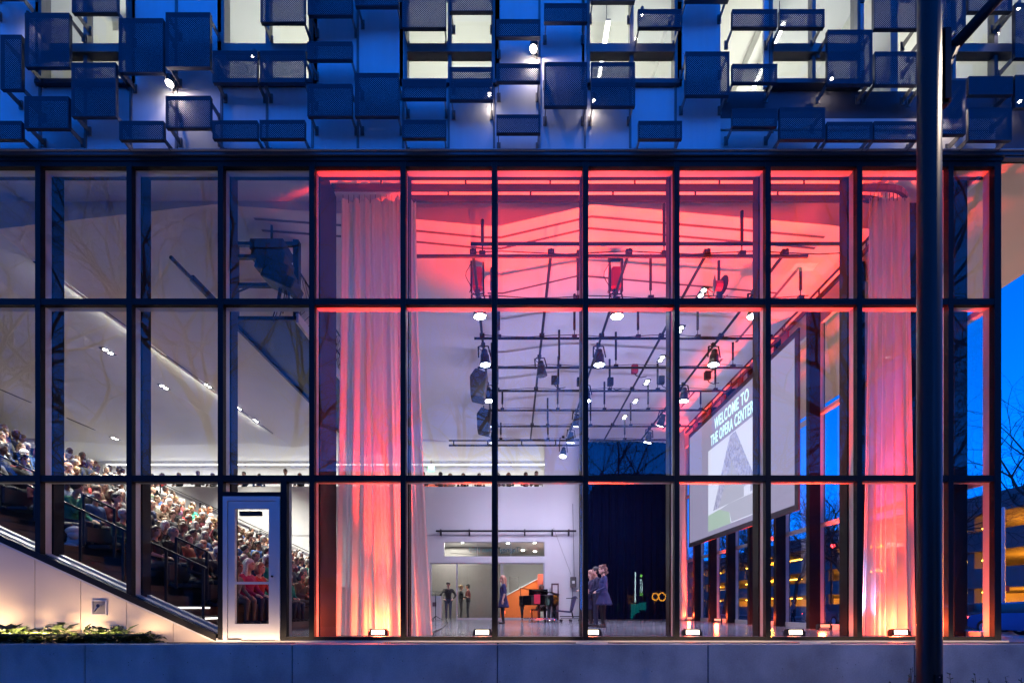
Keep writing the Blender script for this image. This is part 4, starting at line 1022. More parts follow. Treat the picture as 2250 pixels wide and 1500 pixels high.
for x, y in ((-0.62,0.82),(0.66,0.82),(0.34,-0.62)):
    lg = MB().lathe([(0.035,0.12),(0.045,0.16),(0.04,0.2),(0.075,0.5),(0.08,0.58),(0.11,0.60),(0.11,0.64)], (x,y,0), (0,0,1), 8).build('leg', 'piano_black', pn)
    MB().lathe([(0.05,-0.02),(0.05,0.02)], (x,y,0.06), (1,0.3,0), 12).build('caster', 'chrome', lg)
MB().box(-0.02,0.1,0.65,0.7,0.05,0.64).build('pedal_lyre', 'piano_black', pn)
MB().box(-0.12,0.2,0.6,0.78,0.04,0.10).build('pedals', 'chrome', pn)
dl = MB(); dl.bar((-0.55,0.7,0.13),(0.34,-0.55,0.13),0.05,0.04); dl.bar((0.62,0.7,0.13),(0.34,-0.55,0.13),0.05,0.04); dl.bar((-0.55,0.7,0.13),(0.62,0.7,0.13),0.05,0.04); dl.bar((-0.4,-0.66,0.13),(0.6,-0.66,0.13),0.04,0.04)
dl = dl.build('dolly', 'chrome', pn)
for x, y in ((-0.38,-0.66),(0.58,-0.66)):
    MB().lathe([(0.075,-0.02),(0.085,0),(0.075,0.02)], (x,y,0.085), (1,0.15,0), 14).build('wheel', 'chrome', dl)
MB().box(-0.22,0.0,-0.885,-0.875,0.68,1.02).build('red_patch', 'red_cloth', pn).rotation_euler = (0,0,0)  # flat red patch on the tail of the case
bn = empty('piano_bench', (1.15, 11.9, 0.0), 'black piano bench partly hidden behind the piano', 'bench')
MB().box(-0.38,0.38,-0.18,0.18,0.42,0.5).build('seat', 'piano_black', bn, bevel=0.02)
for x in (-0.33,0.33):
    for y in (-0.14,0.14): MB().box(x-0.025,x+0.025,y-0.025,y+0.025,0,0.42).build('leg', 'piano_black', bn)
# blue chair on wheels
chx = empty('blue_chair', (WX(1245,10.9), 10.9, 0.0), 'dark blue padded chair on a low wheeled base to the right of the piano', 'chair')
MB().prism([(-0.42,0.40),(0.14,0.34),(0.16,0.41),(-0.42,0.46)], -0.23, 0.23).build('seat', 'chair_blue', chx, bevel=0.015)
MB().prism([(0.14,0.40),(0.21,0.40),(0.38,0.98),(0.30,1.0),(0.22,0.96)], -0.22, 0.22).build('backrest', 'chair_blue', chx, bevel=0.015)
MB().bar((0.22,-0.24,0.52),(0.10,-0.24,0.36),0.03,0.03).build('side_bracket', 'black_metal', chx)
MB().tube((-0.05,-0.3,0.9),(0.4,-0.3,0.92),0.015).build('push_handle', 'black_metal', chx)
MB().tube((0.25,0,0.15),(0.2,0,0.4),0.03).build('column', 'black_metal', chx)
bs = MB(); bs.bar((-0.25,-0.2,0.2),(0.55,-0.2,0.2),0.03,0.03); bs.bar((-0.25,0.2,0.2),(0.55,0.2,0.2),0.03,0.03); bs.bar((-0.25,-0.2,0.12),(0.55,-0.2,0.12),0.03,0.03)
bs = bs.build('base_frame', 'black_metal', chx)
for x in (-0.22,0.15,0.52):
    for y in (-0.2,0.2): MB().lathe([(0.045,-0.015),(0.045,0.015)], (x,y,0.045), (0,1,0), 10).build('caster', 'black_metal', bs)
# lectern and mic stand left of the doors
lc = empty('silver_lectern', (WX(957,13.0), 12.9, 0), 'clear-fronted lectern with a thin stand at the left of the glass doors', 'lectern')
MB().box(-0.28,0.28,-0.2,0.2,0.0,1.05).build('body', 'silver', lc, bevel=0.01)
MB().prism([(-0.26,1.05),(0.26,1.05),(0.26,1.3),(-0.26,1.16)], -0.34, 0.42, 'x').build('reading_top', 'glass_inner', lc)
MB().box(-0.08,0.08,-0.208,-0.202,0.6,0.78).build('emblem', 'picture_dark', lc)
ms = empty('microphone_stand', (WX(958,12.4), 12.3, 0), 'slim microphone stand in front of the lectern', 'stand')
MB().tube((0,0,0.02),(0,0,1.15),0.016).build('pole', 'black_metal', ms)
for a in (0.3,2.4,4.5): MB().tube((0,0,0.2),(0.3*math.cos(a),0.3*math.sin(a),0.02),0.012).build('leg', 'black_metal', ms)
sb_ = MB().path([(WX(950,1.2),1.3,0.02),(WX(940,1.8),2.4,0.015),(WX(965,4),4.5,0.012),(WX(975,8),9,0.012),(WX(977,12),12.3,0.012)], 0.012, 5).build('floor_cable', 'black_metal')
tag(sb_, 'thin black cable trailing over the floor from the left curtain to the stand', 'cable')

# ================================================================== PEOPLE
SKIN, TOP, LOW, SHOE, EYE = 0, 1, 2, 3, 4
BODY_M = ['skin', 'cloth', 'trousers', 'shoe', 'eye']
def remeshed(prims, voxel, smooth_it=3):
    b = MB()
    for p in prims:
        if p[0] == 'c': b.capsule(p[1], p[2], p[3], p[4], 12)
        else: b.ell(p[1], p[2], 14)
    me = b.mesh('tmp')
    bm = bmesh.new(); bm.from_mesh(me); bmesh.ops.recalc_face_normals(bm, faces=bm.faces); bm.to_mesh(me); bm.free()
    o = bpy.data.objects.new('tmp', me); COL.objects.link(o)
    md = o.modifiers.new('r', 'REMESH'); md.mode = 'VOXEL'; md.voxel_size = voxel
    ms_ = o.modifiers.new('s', 'SMOOTH'); ms_.factor = 0.5; ms_.iterations = smooth_it
    dg = bpy.context.evaluated_depsgraph_get()
    out_ = bpy.data.meshes.new_from_object(o.evaluated_get(dg))
    bpy.data.objects.remove(o); bpy.data.meshes.remove(me)
    return out_
def sdf(p, P):
    if p[0] == 'c':
        a, b = np.array(p[1]), np.array(p[2]); d = b-a; L2 = max(1e-9, d@d)
        t = np.clip((P-a)@d/L2, 0, 1); q = a + t[:,None]*d
        return np.linalg.norm(P-q, axis=1) - (p[3]+(p[4]-p[3])*t)
    q = (P-np.array(p[1]))/np.array(p[2]); return (np.linalg.norm(q, axis=1)-1)*min(p[2])
def body(prims, voxel=0.019, eyes=None, name='person'):
    me = remeshed(prims, voxel)
    n = len(me.polygons); C = np.empty(n*3); me.polygons.foreach_get('center', C); C = C.reshape(-1, 3)
    D = np.stack([sdf(p, C) for p in prims]); k = D.argmin(axis=0)
    mi = np.array([p[-1] for p in prims])[k]
    if eyes is not None:
        for e in eyes: mi[np.linalg.norm(C-np.array(e), axis=1) < 0.015] = EYE
    me.materials.clear()
    for m in BODY_M: me.materials.append(MATS[m])
    me.polygons.foreach_set('material_index', mi.astype(np.int32)); me.shade_smooth(); me.name = name
    return me
def rot2(v, a): return (v[0]*math.cos(a)-v[1]*math.sin(a), v[0]*math.sin(a)+v[1]*math.cos(a), v[2])
def head(c, yaw=0.0, pitch=0.0):
    """skull, jaw, nose, ears, brow; faces +x before yaw"""
    def T(v):
        x, y, z = v; x, z = x*math.cos(pitch)-z*math.sin(pitch)*-1*-1, z*math.cos(pitch)+x*math.sin(pitch)
        x, y, z = rot2((x,y,z), yaw); return (c[0]+x, c[1]+y, c[2]+z)
    pr = [('e', T((-0.012,0,0.028)), (0.100,0.080,0.098), SKIN), ('e', T((0.022,0,-0.045)), (0.068,0.060,0.078), SKIN),
          ('c', T((0.082,0,0.012)), T((0.104,0,-0.020)), 0.012, 0.016, SKIN), ('c', T((0.066,0,-0.098)), T((0.070,0,-0.095)), 0.026, 0.026, SKIN),
          ('c', T((0.072,-0.035,0.035)), T((0.072,0.035,0.035)), 0.022, 0.022, SKIN), ('c', T((0.078,-0.014,-0.060)), T((0.078,0.014,-0.060)), 0.018, 0.018, SKIN)]
    for s in (-1, 1): pr.append(('e', T((-0.012, s*0.082, -0.012)), (0.024,0.014,0.034), SKIN))
    eyes = [T((0.083, s*0.033, 0.010)) for s in (-1, 1)]
    return pr, eyes
def hand(w, d, up=(0,0,1), m=SKIN, side=1):
    """palm, four fingers and a thumb from wrist w along d"""
    w = Vector(w); d = Vector(d).normalized(); s = d.cross(Vector(up)).normalized(); u = s.cross(d)
    pr = [('c', tuple(w), tuple(w+d*0.075), 0.028, 0.034, m)]
    for k, (o, l) in enumerate(((-0.030,0.065),(-0.010,0.078),(0.010,0.074),(0.030,0.056))):
        a = w+d*0.085+s*o; k1 = a+d*(l*0.55)-u*0.006; k2 = k1+d*(l*0.4)-u*0.026
        pr += [('c', tuple(a), tuple(k1), 0.0105, 0.010, m), ('c', tuple(k1), tuple(k2), 0.010, 0.008, m)]
    t0 = w+d*0.03-s*0.03*side; pr.append(('c', tuple(t0), tuple(t0+d*0.05-s*0.03*side-u*0.012), 0.012, 0.010, m))
    return pr
def seated(arms='lap', yaw=0.0, lean=0.0, wide=1.0, sleeve=True):
    l = lean
    pr = [('c', (0,-0.085*wide,0.50), (0,0.085*wide,0.50), 0.125*wide, 0.125*wide, LOW),
          ('c', (-0.02,0,0.56), (0.02+l*0.5,0,0.86), 0.145*wide, 0.150*wide, TOP),
          ('c', (0.0+l*0.6,-0.10*wide,0.93), (0.0+l*0.6,0.10*wide,0.93), 0.105*wide, 0.105*wide, TOP),
          ('c', (-0.01+l*0.7,-0.155*wide,0.995), (-0.01+l*0.7,0.155*wide,0.995), 0.062, 0.062, TOP),
          ('c', (l*0.75,0,1.02), (0.02+l,0,1.13), 0.056, 0.052, SKIN)]
    hc = (0.045+l, 0, 1.245)
    h, eyes = head(hc, yaw); pr += h
    for s in (-1, 1):
        sh = (-0.01+l*0.7, s*0.19*wide, 0.985)
        if arms == 'lap': el, wr, hd = (0.04+l*0.3, s*0.235*wide, 0.73), (0.25, s*0.10, 0.66), (1,-s*0.5,-0.2)
        elif arms == 'crossed': el, wr, hd = (0.09+l*0.3, s*0.24*wide, 0.76), (0.20, -s*0.05, 0.80+0.03*s), (0.1,-s*1,0)
        elif arms == 'chin' and s < 0: el, wr, hd = (0.22, s*0.17, 0.72), (0.19+l, s*0.06, 1.03), (-0.3,0.3,1)
        else: el, wr, hd = (0.10+l*0.4, s*0.23*wide, 0.74), (0.33, s*0.13, 0.60), (1,0,-0.2)
        pr += [('c', sh, el, 0.062, 0.048, TOP), ('c', el, wr, 0.046, 0.032, TOP if sleeve else SKIN)]
        pr += hand(wr, hd, side=s)
        kn = (0.44, s*0.11, 0.49); an = (0.42, s*0.12, 0.09)
        pr += [('c', (0.02, s*0.10, 0.49), kn, 0.098, 0.068, LOW), ('c', kn, an, 0.064, 0.042, LOW), ('c', (0.40, s*0.12, 0.045), (0.56, s*0.14, 0.035), 0.045, 0.036, SHOE)]
    return pr, eyes, hc
def standing(arms='down', yaw=0.0, stance=0.0, wide=1.0, skirt=None, sleeve=True, h=1.0, low_m=LOW):
    pr = [('c', (0,-0.075*wide,0.92), (0,0.075*wide,0.92), 0.115*wide, 0.115*wide, TOP if skirt else LOW),
          ('c', (0,0,1.0), (0.01,0,1.24), 0.118*wide, 0.135*wide, TOP),
          ('c', (0,-0.09*wide,1.33), (0,0.09*wide,1.33), 0.10*wide, 0.10*wide, TOP),
          ('c', (-0.01,-0.15*wide,1.40), (-0.01,0.15*wide,1.40), 0.058, 0.058, TOP),
          ('c', (0,0,1.42), (0.02,0,1.53), 0.054, 0.050, SKIN)]
    hc = (0.035, 0, 1.635); hd_, eyes = head(hc, yaw); pr += hd_
    for s in (-1, 1):
        sh = (-0.01, s*0.185*wide, 1.385)
        if arms == 'down': el, wr, hd = (-0.02, s*0.235*wide, 1.10), (0.05, s*0.235*wide, 0.87), (0.12,0,-1)
        elif arms == 'clasped': el, wr, hd = (0.0, s*0.24*wide, 1.12), (0.20, s*0.05, 1.02), (0.5,-s*0.8,-0.2)
        elif arms == 'rail': el, wr, hd = (0.10, s*0.26*wide, 1.12), (0.28, s*0.12, 1.08), (0.5,-s*0.7,0)
        elif arms == 'point': el, wr, hd = ((0.12, s*0.22, 1.16), (0.36, s*0.12, 1.20), (1,0,0.1)) if s < 0 else ((-0.02, s*0.235, 1.10), (0.05, s*0.22, 0.87), (0.1,0,-1))
        elif arms == 'hips': el, wr, hd = (-0.06, s*0.33*wide, 1.14), (0.06, s*0.20*wide, 0.98), (0.6,-s*0.6,-0.4)
        else: el, wr, hd = (0.10, s*0.22*wide, 1.12), (0.30, s*0.10, 1.12), (1,-s*0.2,0.1)
        pr += [('c', sh, el, 0.056, 0.044, TOP), ('c', el, wr, 0.042, 0.030, TOP if sleeve else SKIN)] + hand(wr, hd, up=(0,1,0) if hd[2] < -0.8 else (0,0,1), side=s)
        kn = (0.03+stance*s*0.5, s*0.095, 0.50); an = (stance*s, s*0.09, 0.09)
        lm = low_m
        pr += [('c', (0, s*0.09, 0.90), kn, 0.09, 0.062, lm), ('c', kn, an, 0.060, 0.040, lm), ('c', (an[0]-0.02, s*0.09, 0.045), (an[0]+0.14, s*0.11, 0.032), 0.042, 0.034, SHOE)]
    if skirt:
        for k in range(14):
            a = 2*math.pi*k/14; rr = skirt[1]*(1+0.10*math.sin(k*2.4))
            pr.append(('c', (0.05*math.cos(a), 0.06*math.sin(a), 1.0), (rr*math.cos(a), rr*1.05*math.sin(a), skirt[0]), 0.075, 0.038, TOP))
        for k in range(14):
            a = 2*math.pi*(k+0.5)/14; rr = skirt[1]*0.93
            pr.append(('c', (0.05*math.cos(a), 0.06*math.sin(a), 1.0), (rr*math.cos(a), rr*1.05*math.sin(a), skirt[0]+0.01), 0.075, 0.04, TOP))
    return pr, eyes, hc

def hair_mesh(kind, seed=0):
    rr = random.Random(seed+5)
    pr = []
    cap = ('e', (-0.020,0,0.045), (0.108,0.094,0.100), 0)
    if kind == 'short': pr = [cap, ('e', (-0.062,0,-0.015), (0.062,0.080,0.090), 0)]
    elif kind == 'fringe':
        pr = [('e', (-0.066,0,-0.012), (0.052,0.084,0.058), 0)] + [('e', (-0.028, s*0.070, -0.004), (0.055,0.026,0.040), 0) for s in (-1,1)]
    elif kind == 'full': pr = [('e', (-0.022,0,0.052), (0.120,0.104,0.108), 0), ('e', (-0.06,0,-0.02), (0.075,0.096,0.10), 0)]
    elif kind == 'bob':
        pr = [cap, ('e', (-0.065,0,-0.05), (0.07,0.10,0.115), 0)] + [('c', (-0.01,s*0.085,0.05), (0.0,s*0.092,-0.115), 0.034, 0.032, 0) for s in (-1,1)]
    elif kind == 'long':
        pr = [cap, ('c', (-0.07,0,0.0), (-0.105,0,-0.27), 0.088, 0.060, 0)] + [('c', (-0.03,s*0.082,0.04), (-0.045,s*0.098,-0.24), 0.036, 0.034, 0) for s in (-1,1)]
    elif kind == 'bun': pr = [cap, ('e', (-0.062,0,-0.01), (0.058,0.076,0.08), 0), ('e', (-0.135,0,0.05), (0.042,0.042,0.042), 0)]
    elif kind == 'curly':
        pr = [cap]
        for k in range(34):
            a = rr.uniform(0, 6.28); z = rr.uniform(-0.14, 0.13); q = 0.10 if z > -0.02 else 0.115
            x = -0.03+q*math.cos(a); y = q*math.sin(a)
            if x > 0.045 and z < 0.07: continue
            pr.append(('e', (x,y,z), (0.036,0.036,0.036), 0))
    elif kind == 'beanie': pr = [('e', (-0.012,0,0.055), (0.112,0.096,0.100), 0), ('c', (-0.012,-0.02,0.035), (-0.012,0.02,0.035), 0.098, 0.098, 0)]
    me = remeshed(pr, 0.013 if kind == 'curly' else 0.016, 1)
    me.materials.clear(); me.materials.append(MATS['hair']); me.shade_smooth(); me.name = 'hair_'+kind
    return me
HAIR = {k: hair_mesh(k) for k in ('short','fringe','full','bob','long','bun','curly','beanie')}
def add_hair(p, hc, kind, col, yaw=0.0):
    h = link('hair', HAIR[kind], p, loc=hc, rot=(0,0,yaw)); h.color = rgba(col); return h

SEAT = []
for arms, yaw, lean, wide, sl in (('lap',0.0,0.02,1.0,True),('crossed',-0.15,0.0,1.08,True),('chin',0.1,0.10,0.95,True),('knees',0.25,0.06,1.0,True),('lap',-0.45,0.0,0.92,False),('lap',0.05,-0.03,1.12,True),('knees',-0.1,0.12,0.95,True)):
    pr, ey_, hc = seated(arms, yaw, lean, wide, sl); SEAT.append((body(pr, 0.020, ey_), hc, yaw))
STAND = []
for arms, yaw, wd in (('rail',0.0,1.0),('rail',0.4,0.93),('hips',-0.3,1.05)):
    pr, ey_, hc = standing(arms, yaw, 0.02, wd); STAND.append((body(pr, 0.021, ey_), hc, yaw))

HCOL = {'white': (0.50,0.48,0.46), 'grey': (0.20,0.19,0.185), 'black': (0.012,0.010,0.010), 'brown': (0.085,0.045,0.022), 'blond': (0.28,0.17,0.07), 'red': (0.26,0.08,0.03)}
CCOL = {'black': (0.014,0.014,0.017), 'charcoal': (0.05,0.05,0.055), 'navy': (0.015,0.025,0.08), 'blue': (0.03,0.10,0.30), 'green': (0.035,0.085,0.045), 'burgundy': (0.16,0.012,0.03), 'red': (0.50,0.02,0.02),
        'grey': (0.20,0.20,0.21), 'cream': (0.55,0.50,0.40), 'plum': (0.11,0.02,0.09), 'brown': (0.10,0.055,0.03), 'teal': (0.01,0.25,0.16), 'magenta': (0.45,0.02,0.12), 'rust': (0.28,0.07,0.03), 'olive': (0.11,0.10,0.045), 'sky-blue': (0.30,0.38,0.50)}
cw_keys = ['black']*9+['charcoal']*7+['navy']*6+['burgundy']*3+['grey']*4+['brown']*4+['blue']*3+['green']*2+['red']*2+['cream']*2+['plum']*2+['teal','magenta','rust','olive','olive','sky-blue']
hk_keys = ['grey']*5+['white']*4+['brown']*7+['black']*4+['blond']*3+['red']
hs_keys = ['short']*8+['fringe']*2+['full']*2+['bob']*5+['long']*4+['bun']*2+['curly']*2+['beanie']
ORD = ['first','second','third','fourth','fifth','sixth','seventh','eighth','ninth','tenth','eleventh','twelfth','thirteenth','fourteenth','fifteenth','sixteenth','seventeenth','eighteenth','nineteenth','twentieth']
STYLE = {'short':'short {} hair','fringe':'balding {} hair','full':'thick {} hair','bob':'bobbed {} hair','long':'long {} hair','bun':'pinned-up {} hair','curly':'curly {} hair','beanie':'a {} cap'}
def make_person(spec, loc, rz, scale, hs, hk, ck, label, cat='person', group=None, name='person'):
    me, hc, yaw = spec
    p = link(name, me, None, loc, (0,0,rz)); p.scale = (scale,)*3; p.color = rgba([c*0.72 for c in CCOL[ck]])
    tag(p, label, cat, group)
    add_hair(p, hc, hs, HCOL[hk], yaw)
    return p
special = {(3,0):('short','white','green',0),(1,0):('short','grey','black',5),(3,1):('short','grey','burgundy',5),(2,0):('bob','brown','black',4),(0,2):('bob','red','red',3),(0,4):('short','brown','red',1),(1,1):('full','white','charcoal',0),
           (1,2):('short','grey','red',0),(2,2):('bob','brown','rust',0),(2,3):('fringe','grey','navy',1),(4,0):('beanie','black','teal',2),(4,1):('fringe','white','blue',0),(4,2):('short','black','burgundy',2),(5,1):('short','white','sky-blue',0),(0,5):('full','grey','teal',0),(0,6):('bob','black','brown',0)}
npeople = 0
for i in range(ROWS):
    seat_no = 0
    y = 1.95 + (0.25 if i % 2 else 0.0); j = 0
    while y < 12.2:
        yy = y + R.uniform(-0.06, 0.06); x = RX[i]
        r = 1 + yy/CAMD; px = 1125 + x*PPM/r
        empty_seat = R.random() < 0.06 and (i, j) not in special
        hs, hk, ck = R.choice(hs_keys), R.choice(hk_keys), R.choice(cw_keys); vi = R.randrange(len(SEAT)); sc_ = R.uniform(0.87, 1.02)
        if hs == 'fringe' and hk in ('blond','red','black'): hk = 'grey'
        if (i, j) in special: hs, hk, ck, vi = special[(i, j)]
        limit = 715 if yy < 9 else 700
        if -25 < px < limit and not empty_seat:
            seat_no += 1
            lb = f'person with {STYLE[hs].format(hk)} in a {ck} top, {ORD[i]} row up, {ORD[min(19,seat_no-1)]} from the glass'
            make_person(SEAT[vi], (x-0.02+R.uniform(-0.03,0.03), yy, RZ[i]-0.005), R.uniform(-0.32,0.26), sc_, hs, hk, ck, lb, group='audience seated on the raked rows')
            npeople += 1
        y += 0.53 + R.uniform(-0.02, 0.04); j += 1
# people standing along the balcony
bp_l = [(335,'black','short','navy'),(358,'brown','bob','red'),(394,'blond','long','black'),(436,'blond','short','charcoal'),(468,'brown','short','grey'),(537,'black','short','navy'),(570,'grey','short','blue'),(628,'brown','short','blue'),(659,'brown','full','black'),
        (235,'brown','short','navy'),(268,'brown','long','grey')]
bp_r = [(930,'black','full','navy'),(968,'black','full','navy'),(990,'blond','bob','cream'),(1018,'black','long','black'),(1053,'black','short','charcoal'),(1094,'grey','bob','plum'),(1118,'red','long','black'),(1155,'brown','full','burgundy'),(1179,'black','short','olive'),(800,'grey','short','black'),(757,'black','bob','navy')]
for k, (px, hk, hs, ck) in enumerate(bp_l+bp_r):
    yy = YB+0.55; left = k < len(bp_l)
    side = 'over the audience' if left else 'above the stage doors'
    nm = sorted(bp_l if left else bp_r).index((px,hk,hs,ck))
    p = make_person(STAND[k % 2], (WX(px, yy), yy, 5.2), -math.pi/2 + (0.3 if k % 3 == 0 else -0.15), R.uniform(0.93, 1.0) + (0.08 if px in (1179, 436, 628) else 0), hs, hk, ck,
        f'person with {STYLE[hs].format(hk)} standing on the balcony {side}, {ORD[nm]} from left', group='people on the balcony')
# standing at the top left
for k, (px, dy, hk, hs, ck) in enumerate(((8,9.8,'black','short','brown'),(28,10.4,'blond','bob','brown'),(56,11.2,'black','short','charcoal'),(42,12.4,'brown','short','navy'),(76,12.9,'brown','short','navy'))):
    make_person(STAND[k % 3], (WX(px, dy), dy, 5.2-0.35*(k < 1)), 0.1, 1.0, hs, hk, ck, f'person with {STYLE[hs].format(hk)} in a {ck} top standing at far left, {ORD[k]} of five', group='people standing behind the top row')

# performers and others ------------------------------------------------------
def figure(px, py_foot, label, hs, hk, col, rz, X_=None, voxel=0.014, hgt=1.0, hcol=None, **kw):
    r = CAMZ*PPM/(py_foot-1335); y = 8*(r-1); x = (px-1125)/PPM*r
    pr, ey_, hc = standing(**kw); me = body(pr, voxel, ey_)
    p = link('person', me, None, (x, y, 0.0), (0,0,rz)); p.scale = (hgt,)*3; p.color = rgba(col); tag(p, label, 'person')
    h = add_hair(p, hc, hs, hcol or HCOL[hk], kw.get('yaw', 0.0))
    return p, h, hc
pi = math.pi
for k in ('long', 'curly'): pass
figure(1106, 1369.5, 'singer with long fair hair in a short dark dress standing left of the piano', 'long', 'red', (0.018,0.02,0.075), pi+0.15, hgt=0.925, hcol=(0.42,0.20,0.12), arms='down', skirt=(0.62,0.17), sleeve=False)
figure(1299, 1375.5, 'singer with long reddish hair in a dark dress, leftmost of three by the navy curtain', 'long', 'red', (0.02,0.02,0.06), pi+0.1, hgt=0.92, hcol=(0.30,0.15,0.10), arms='hold', skirt=(0.55,0.17), sleeve=False)
figure(1310, 1376.2, 'man in dark suit standing between the two singers in dresses', 'short', 'black', (0.02,0.022,0.06), pi+0.05, hgt=0.96, arms='clasped')
figure(1326, 1377.5, 'singer with curly hair in a blue long-sleeved dress, rightmost of three by the navy curtain', 'curly', 'brown', (0.018,0.028,0.10), pi+0.05, hgt=0.965, hcol=(0.12,0.06,0.04), arms='clasped', skirt=(0.66,0.20))
figure(985, 1360.5, 'man all in black leaning beside the lectern at the back wall', 'short', 'black', (0.012,0.012,0.015), -pi/2+0.25, voxel=0.018, hgt=0.97, arms='hips', wide=1.1, stance=0.04)
def placed(x, y, z, label, hs, hk, col, rz, hgt, voxel=0.019, **kw):
    pr, ey_, hc = standing(**kw); me = body(pr, voxel, ey_)
    p = link('person', me, None, (x, y, z), (0,0,rz)); p.scale = (hgt,)*3; p.color = rgba(col); tag(p, label, 'person'); add_hair(p, hc, hs, HCOL[hk], kw.get('yaw', 0.0)); return p
placed(WX(1013,16), 15.9, 0, 'woman in a black jacket behind the glass doors, turned right', 'bun', 'blond', (0.012,0.012,0.014), 0.2, 0.95, arms='hold')
placed(WX(1029,16.8), 16.7, 0, 'man in a maroon shirt with bare arms behind the glass doors', 'short', 'black', (0.12,0.02,0.02), pi, 1.0, arms='clasped', sleeve=False, wide=1.1)
#placed(WX(1053,16.9), 16.9, 0, 'person in red behind the glass doors near the middle post', 'bob', 'brown', (0.35,0.03,0.03), -pi/2, 0.93, arms='clasped')
#placed(WX(1073,16.2), 16.3, 0, 'person in dark clothes behind the glass doors just left of the singer', 'short', 'black', (0.01,0.015,0.03), -pi/2, 0.93, arms='down')
# pianist, seated behind the keyboard, leaning over it
pr, ey_, hc = seated('knees', 0.2, 0.16, 1.0)
pz = link('person', body(pr, 0.017, ey_), None, (1.2, 11.88, -0.02), (0,0,-pi/2)); pz.color = rgba((0.45,0.35,0.38)); pz.scale = (1.08,)*3
tag(pz, 'pianist in a light shirt seated behind the black grand piano', 'person'); add_hair(pz, hc, 'full', HCOL['brown'], 0.2)
# passer-by with backpack outside
wy = 24.0; wz = ground_z(WX(1708,wy), wy)
pb = placed(WX(1708,wy), wy, wz, 'passer-by with a white backpack outside the side windows', 'short', 'black', (0.02,0.02,0.03), 0.6, 0.97, arms='down', stance=0.12)
bk = empty('backpack', (WX(1711,wy), wy-0.28, wz+0.85), 'white backpack carried by the passer-by outside the side windows', 'backpack')
MB().ell((0,0,0.25),(0.24,0.15,0.32)).build('bag', 'bag_white', bk, smooth=True)
MB().ell((0,-0.12,0.14),(0.17,0.07,0.15)).build('pocket', 'bag_white', bk, smooth=True)
pb2 = placed(WX(1762,wy), wy+1, wz, 'second passer-by in grey outside the side windows', 'bob', 'grey', (0.2,0.2,0.22), 2.6, 0.93, arms='down', stance=0.1)
# coat and bag on the bench
for k, (px, py, m_, lb) in enumerate(((168,1165,'bag_white','cream coat lying beside the man in green on the bench'),(150,1156,'bench_dark','black bag lying on the cream coat by the rail'))):
    e = W(px, py, 1.62); c = empty('coat' if k == 0 else 'bag', e, lb, 'coat' if k == 0 else 'bag')
    b = MB()
    for q in range(5): b.ell((R.uniform(-0.15,0.15), R.uniform(-0.05,0.05), -0.08*q*(k == 0)), (R.uniform(0.12,0.2), 0.09, R.uniform(0.07,0.11)))
    b.build('folded_cloth', m_, c, smooth=True)
print('PEOPLE', npeople)

# ================================================================== FOREGROUND LAMP POST
lpx, lpy = 4.40, -2.9
po = empty('lamp_post', (lpx, lpy, -1.15), 'thick dark steel lamp post standing close in front of the building', 'lamp post')
MB().lathe([(0.20,0.0),(0.20,0.05),(0.112,0.06),(0.111,0.5),(0.100,9.6),(0.08,9.65)], (0,0,0), (0,0,1), 28).build('pole', 'post_paint' if 'post_paint' in MATS else 'dark_steel', po, smooth=True)
MB().box(0.08, 0.20, -0.07, 0.07, 6.95, 7.75).build('bracket_plate', 'dark_steel', po, bevel=0.03)
MB().tube((0.16,0,7.35),(0.28,0,7.62),0.05,0.05,14).build('arm_socket', 'dark_steel', po)
MB().tube((0.23,0,7.56),(1.9,0,9.4),0.058,0.05,16).build('arm', 'dark_steel', po, smooth=True)
MB().lathe([(0.02,0),(0.02,0.012)], (0.225,-0.03,7.7), (1,0,0), 8).build('bolt', 'chrome', po)
MB().lathe([(0.02,0),(0.02,0.012)], (0.225,-0.03,7.45), (1,0,0), 8).build('bolt', 'chrome', po)
MB().box(-0.045, 0.045, -0.118, -0.104, 0.75, 1.0).build('access_cover', 'dark_steel', po, bevel=0.006)
for z_ in (0.78, 0.97): MB().lathe([(0.008,0),(0.008,0.006)], (0,-0.119,z_), (0,-1,0), 6).build('screw', 'chrome', po)
lamp('street_light', 'SPOT', po, (2.2, 0, 9.3), 560, (1.0, 0.80, 0.60), target=(3.5, -4.0, -1.15), size=0.12, spot=88, blend=0.7)
hd_ = MB().box(1.75,2.55,-0.16,0.16,9.38,9.5).build('lamp_head', 'dark_steel', po, bevel=0.03)
MB().box(1.95,2.45,-0.12,0.12,9.37,9.379).build('diffuser', 'em_step', hd_)

# ================================================================== PLANTS
mat('leaf', (0.026, 0.045, 0.012), 0.45, 0, 0.85, 22)
def leafy(n, box, size, seed, up=0.6):
    rr = random.Random(seed); b = MB()
    for _ in range(n):
        c = Vector((rr.uniform(box[0],box[1]), rr.uniform(box[2],box[3]), 0))
        hmax = box[5](c.x) if callable(box[5]) else box[5]
        c.z = box[4] + (hmax-box[4])*rr.random()**0.7
        a = rr.uniform(0,6.28); e = rr.uniform(-0.4,0.9)*up
        d = Vector((math.cos(a)*math.cos(e), math.sin(a)*math.cos(e), math.sin(e))); s = d.cross(Vector((0,0,1))).normalized(); u = s.cross(d)
        l = size*rr.uniform(0.6,1.2); w = l*0.30
        b._add([c, c+d*l*0.5+s*w+u*0.01, c+d*l-u*l*0.15, c+d*l*0.5-s*w+u*0.01, c+d*l*0.5-u*l*0.06], [(0,1,4),(1,2,4),(2,3,4),(3,0,4)])
    return b
def merged(*bs):
    r_ = MB()
    for q in bs: r_._add(q.v, q.f)
    return r_
hh = lambda x: 0.14 + 0.06*math.sin(x*3.1) + 0.05*math.sin(x*7.7+1) + (0.06 if -6.75 < x < -6.15 else 0) - (0.12 if x > -5.9 else 0)
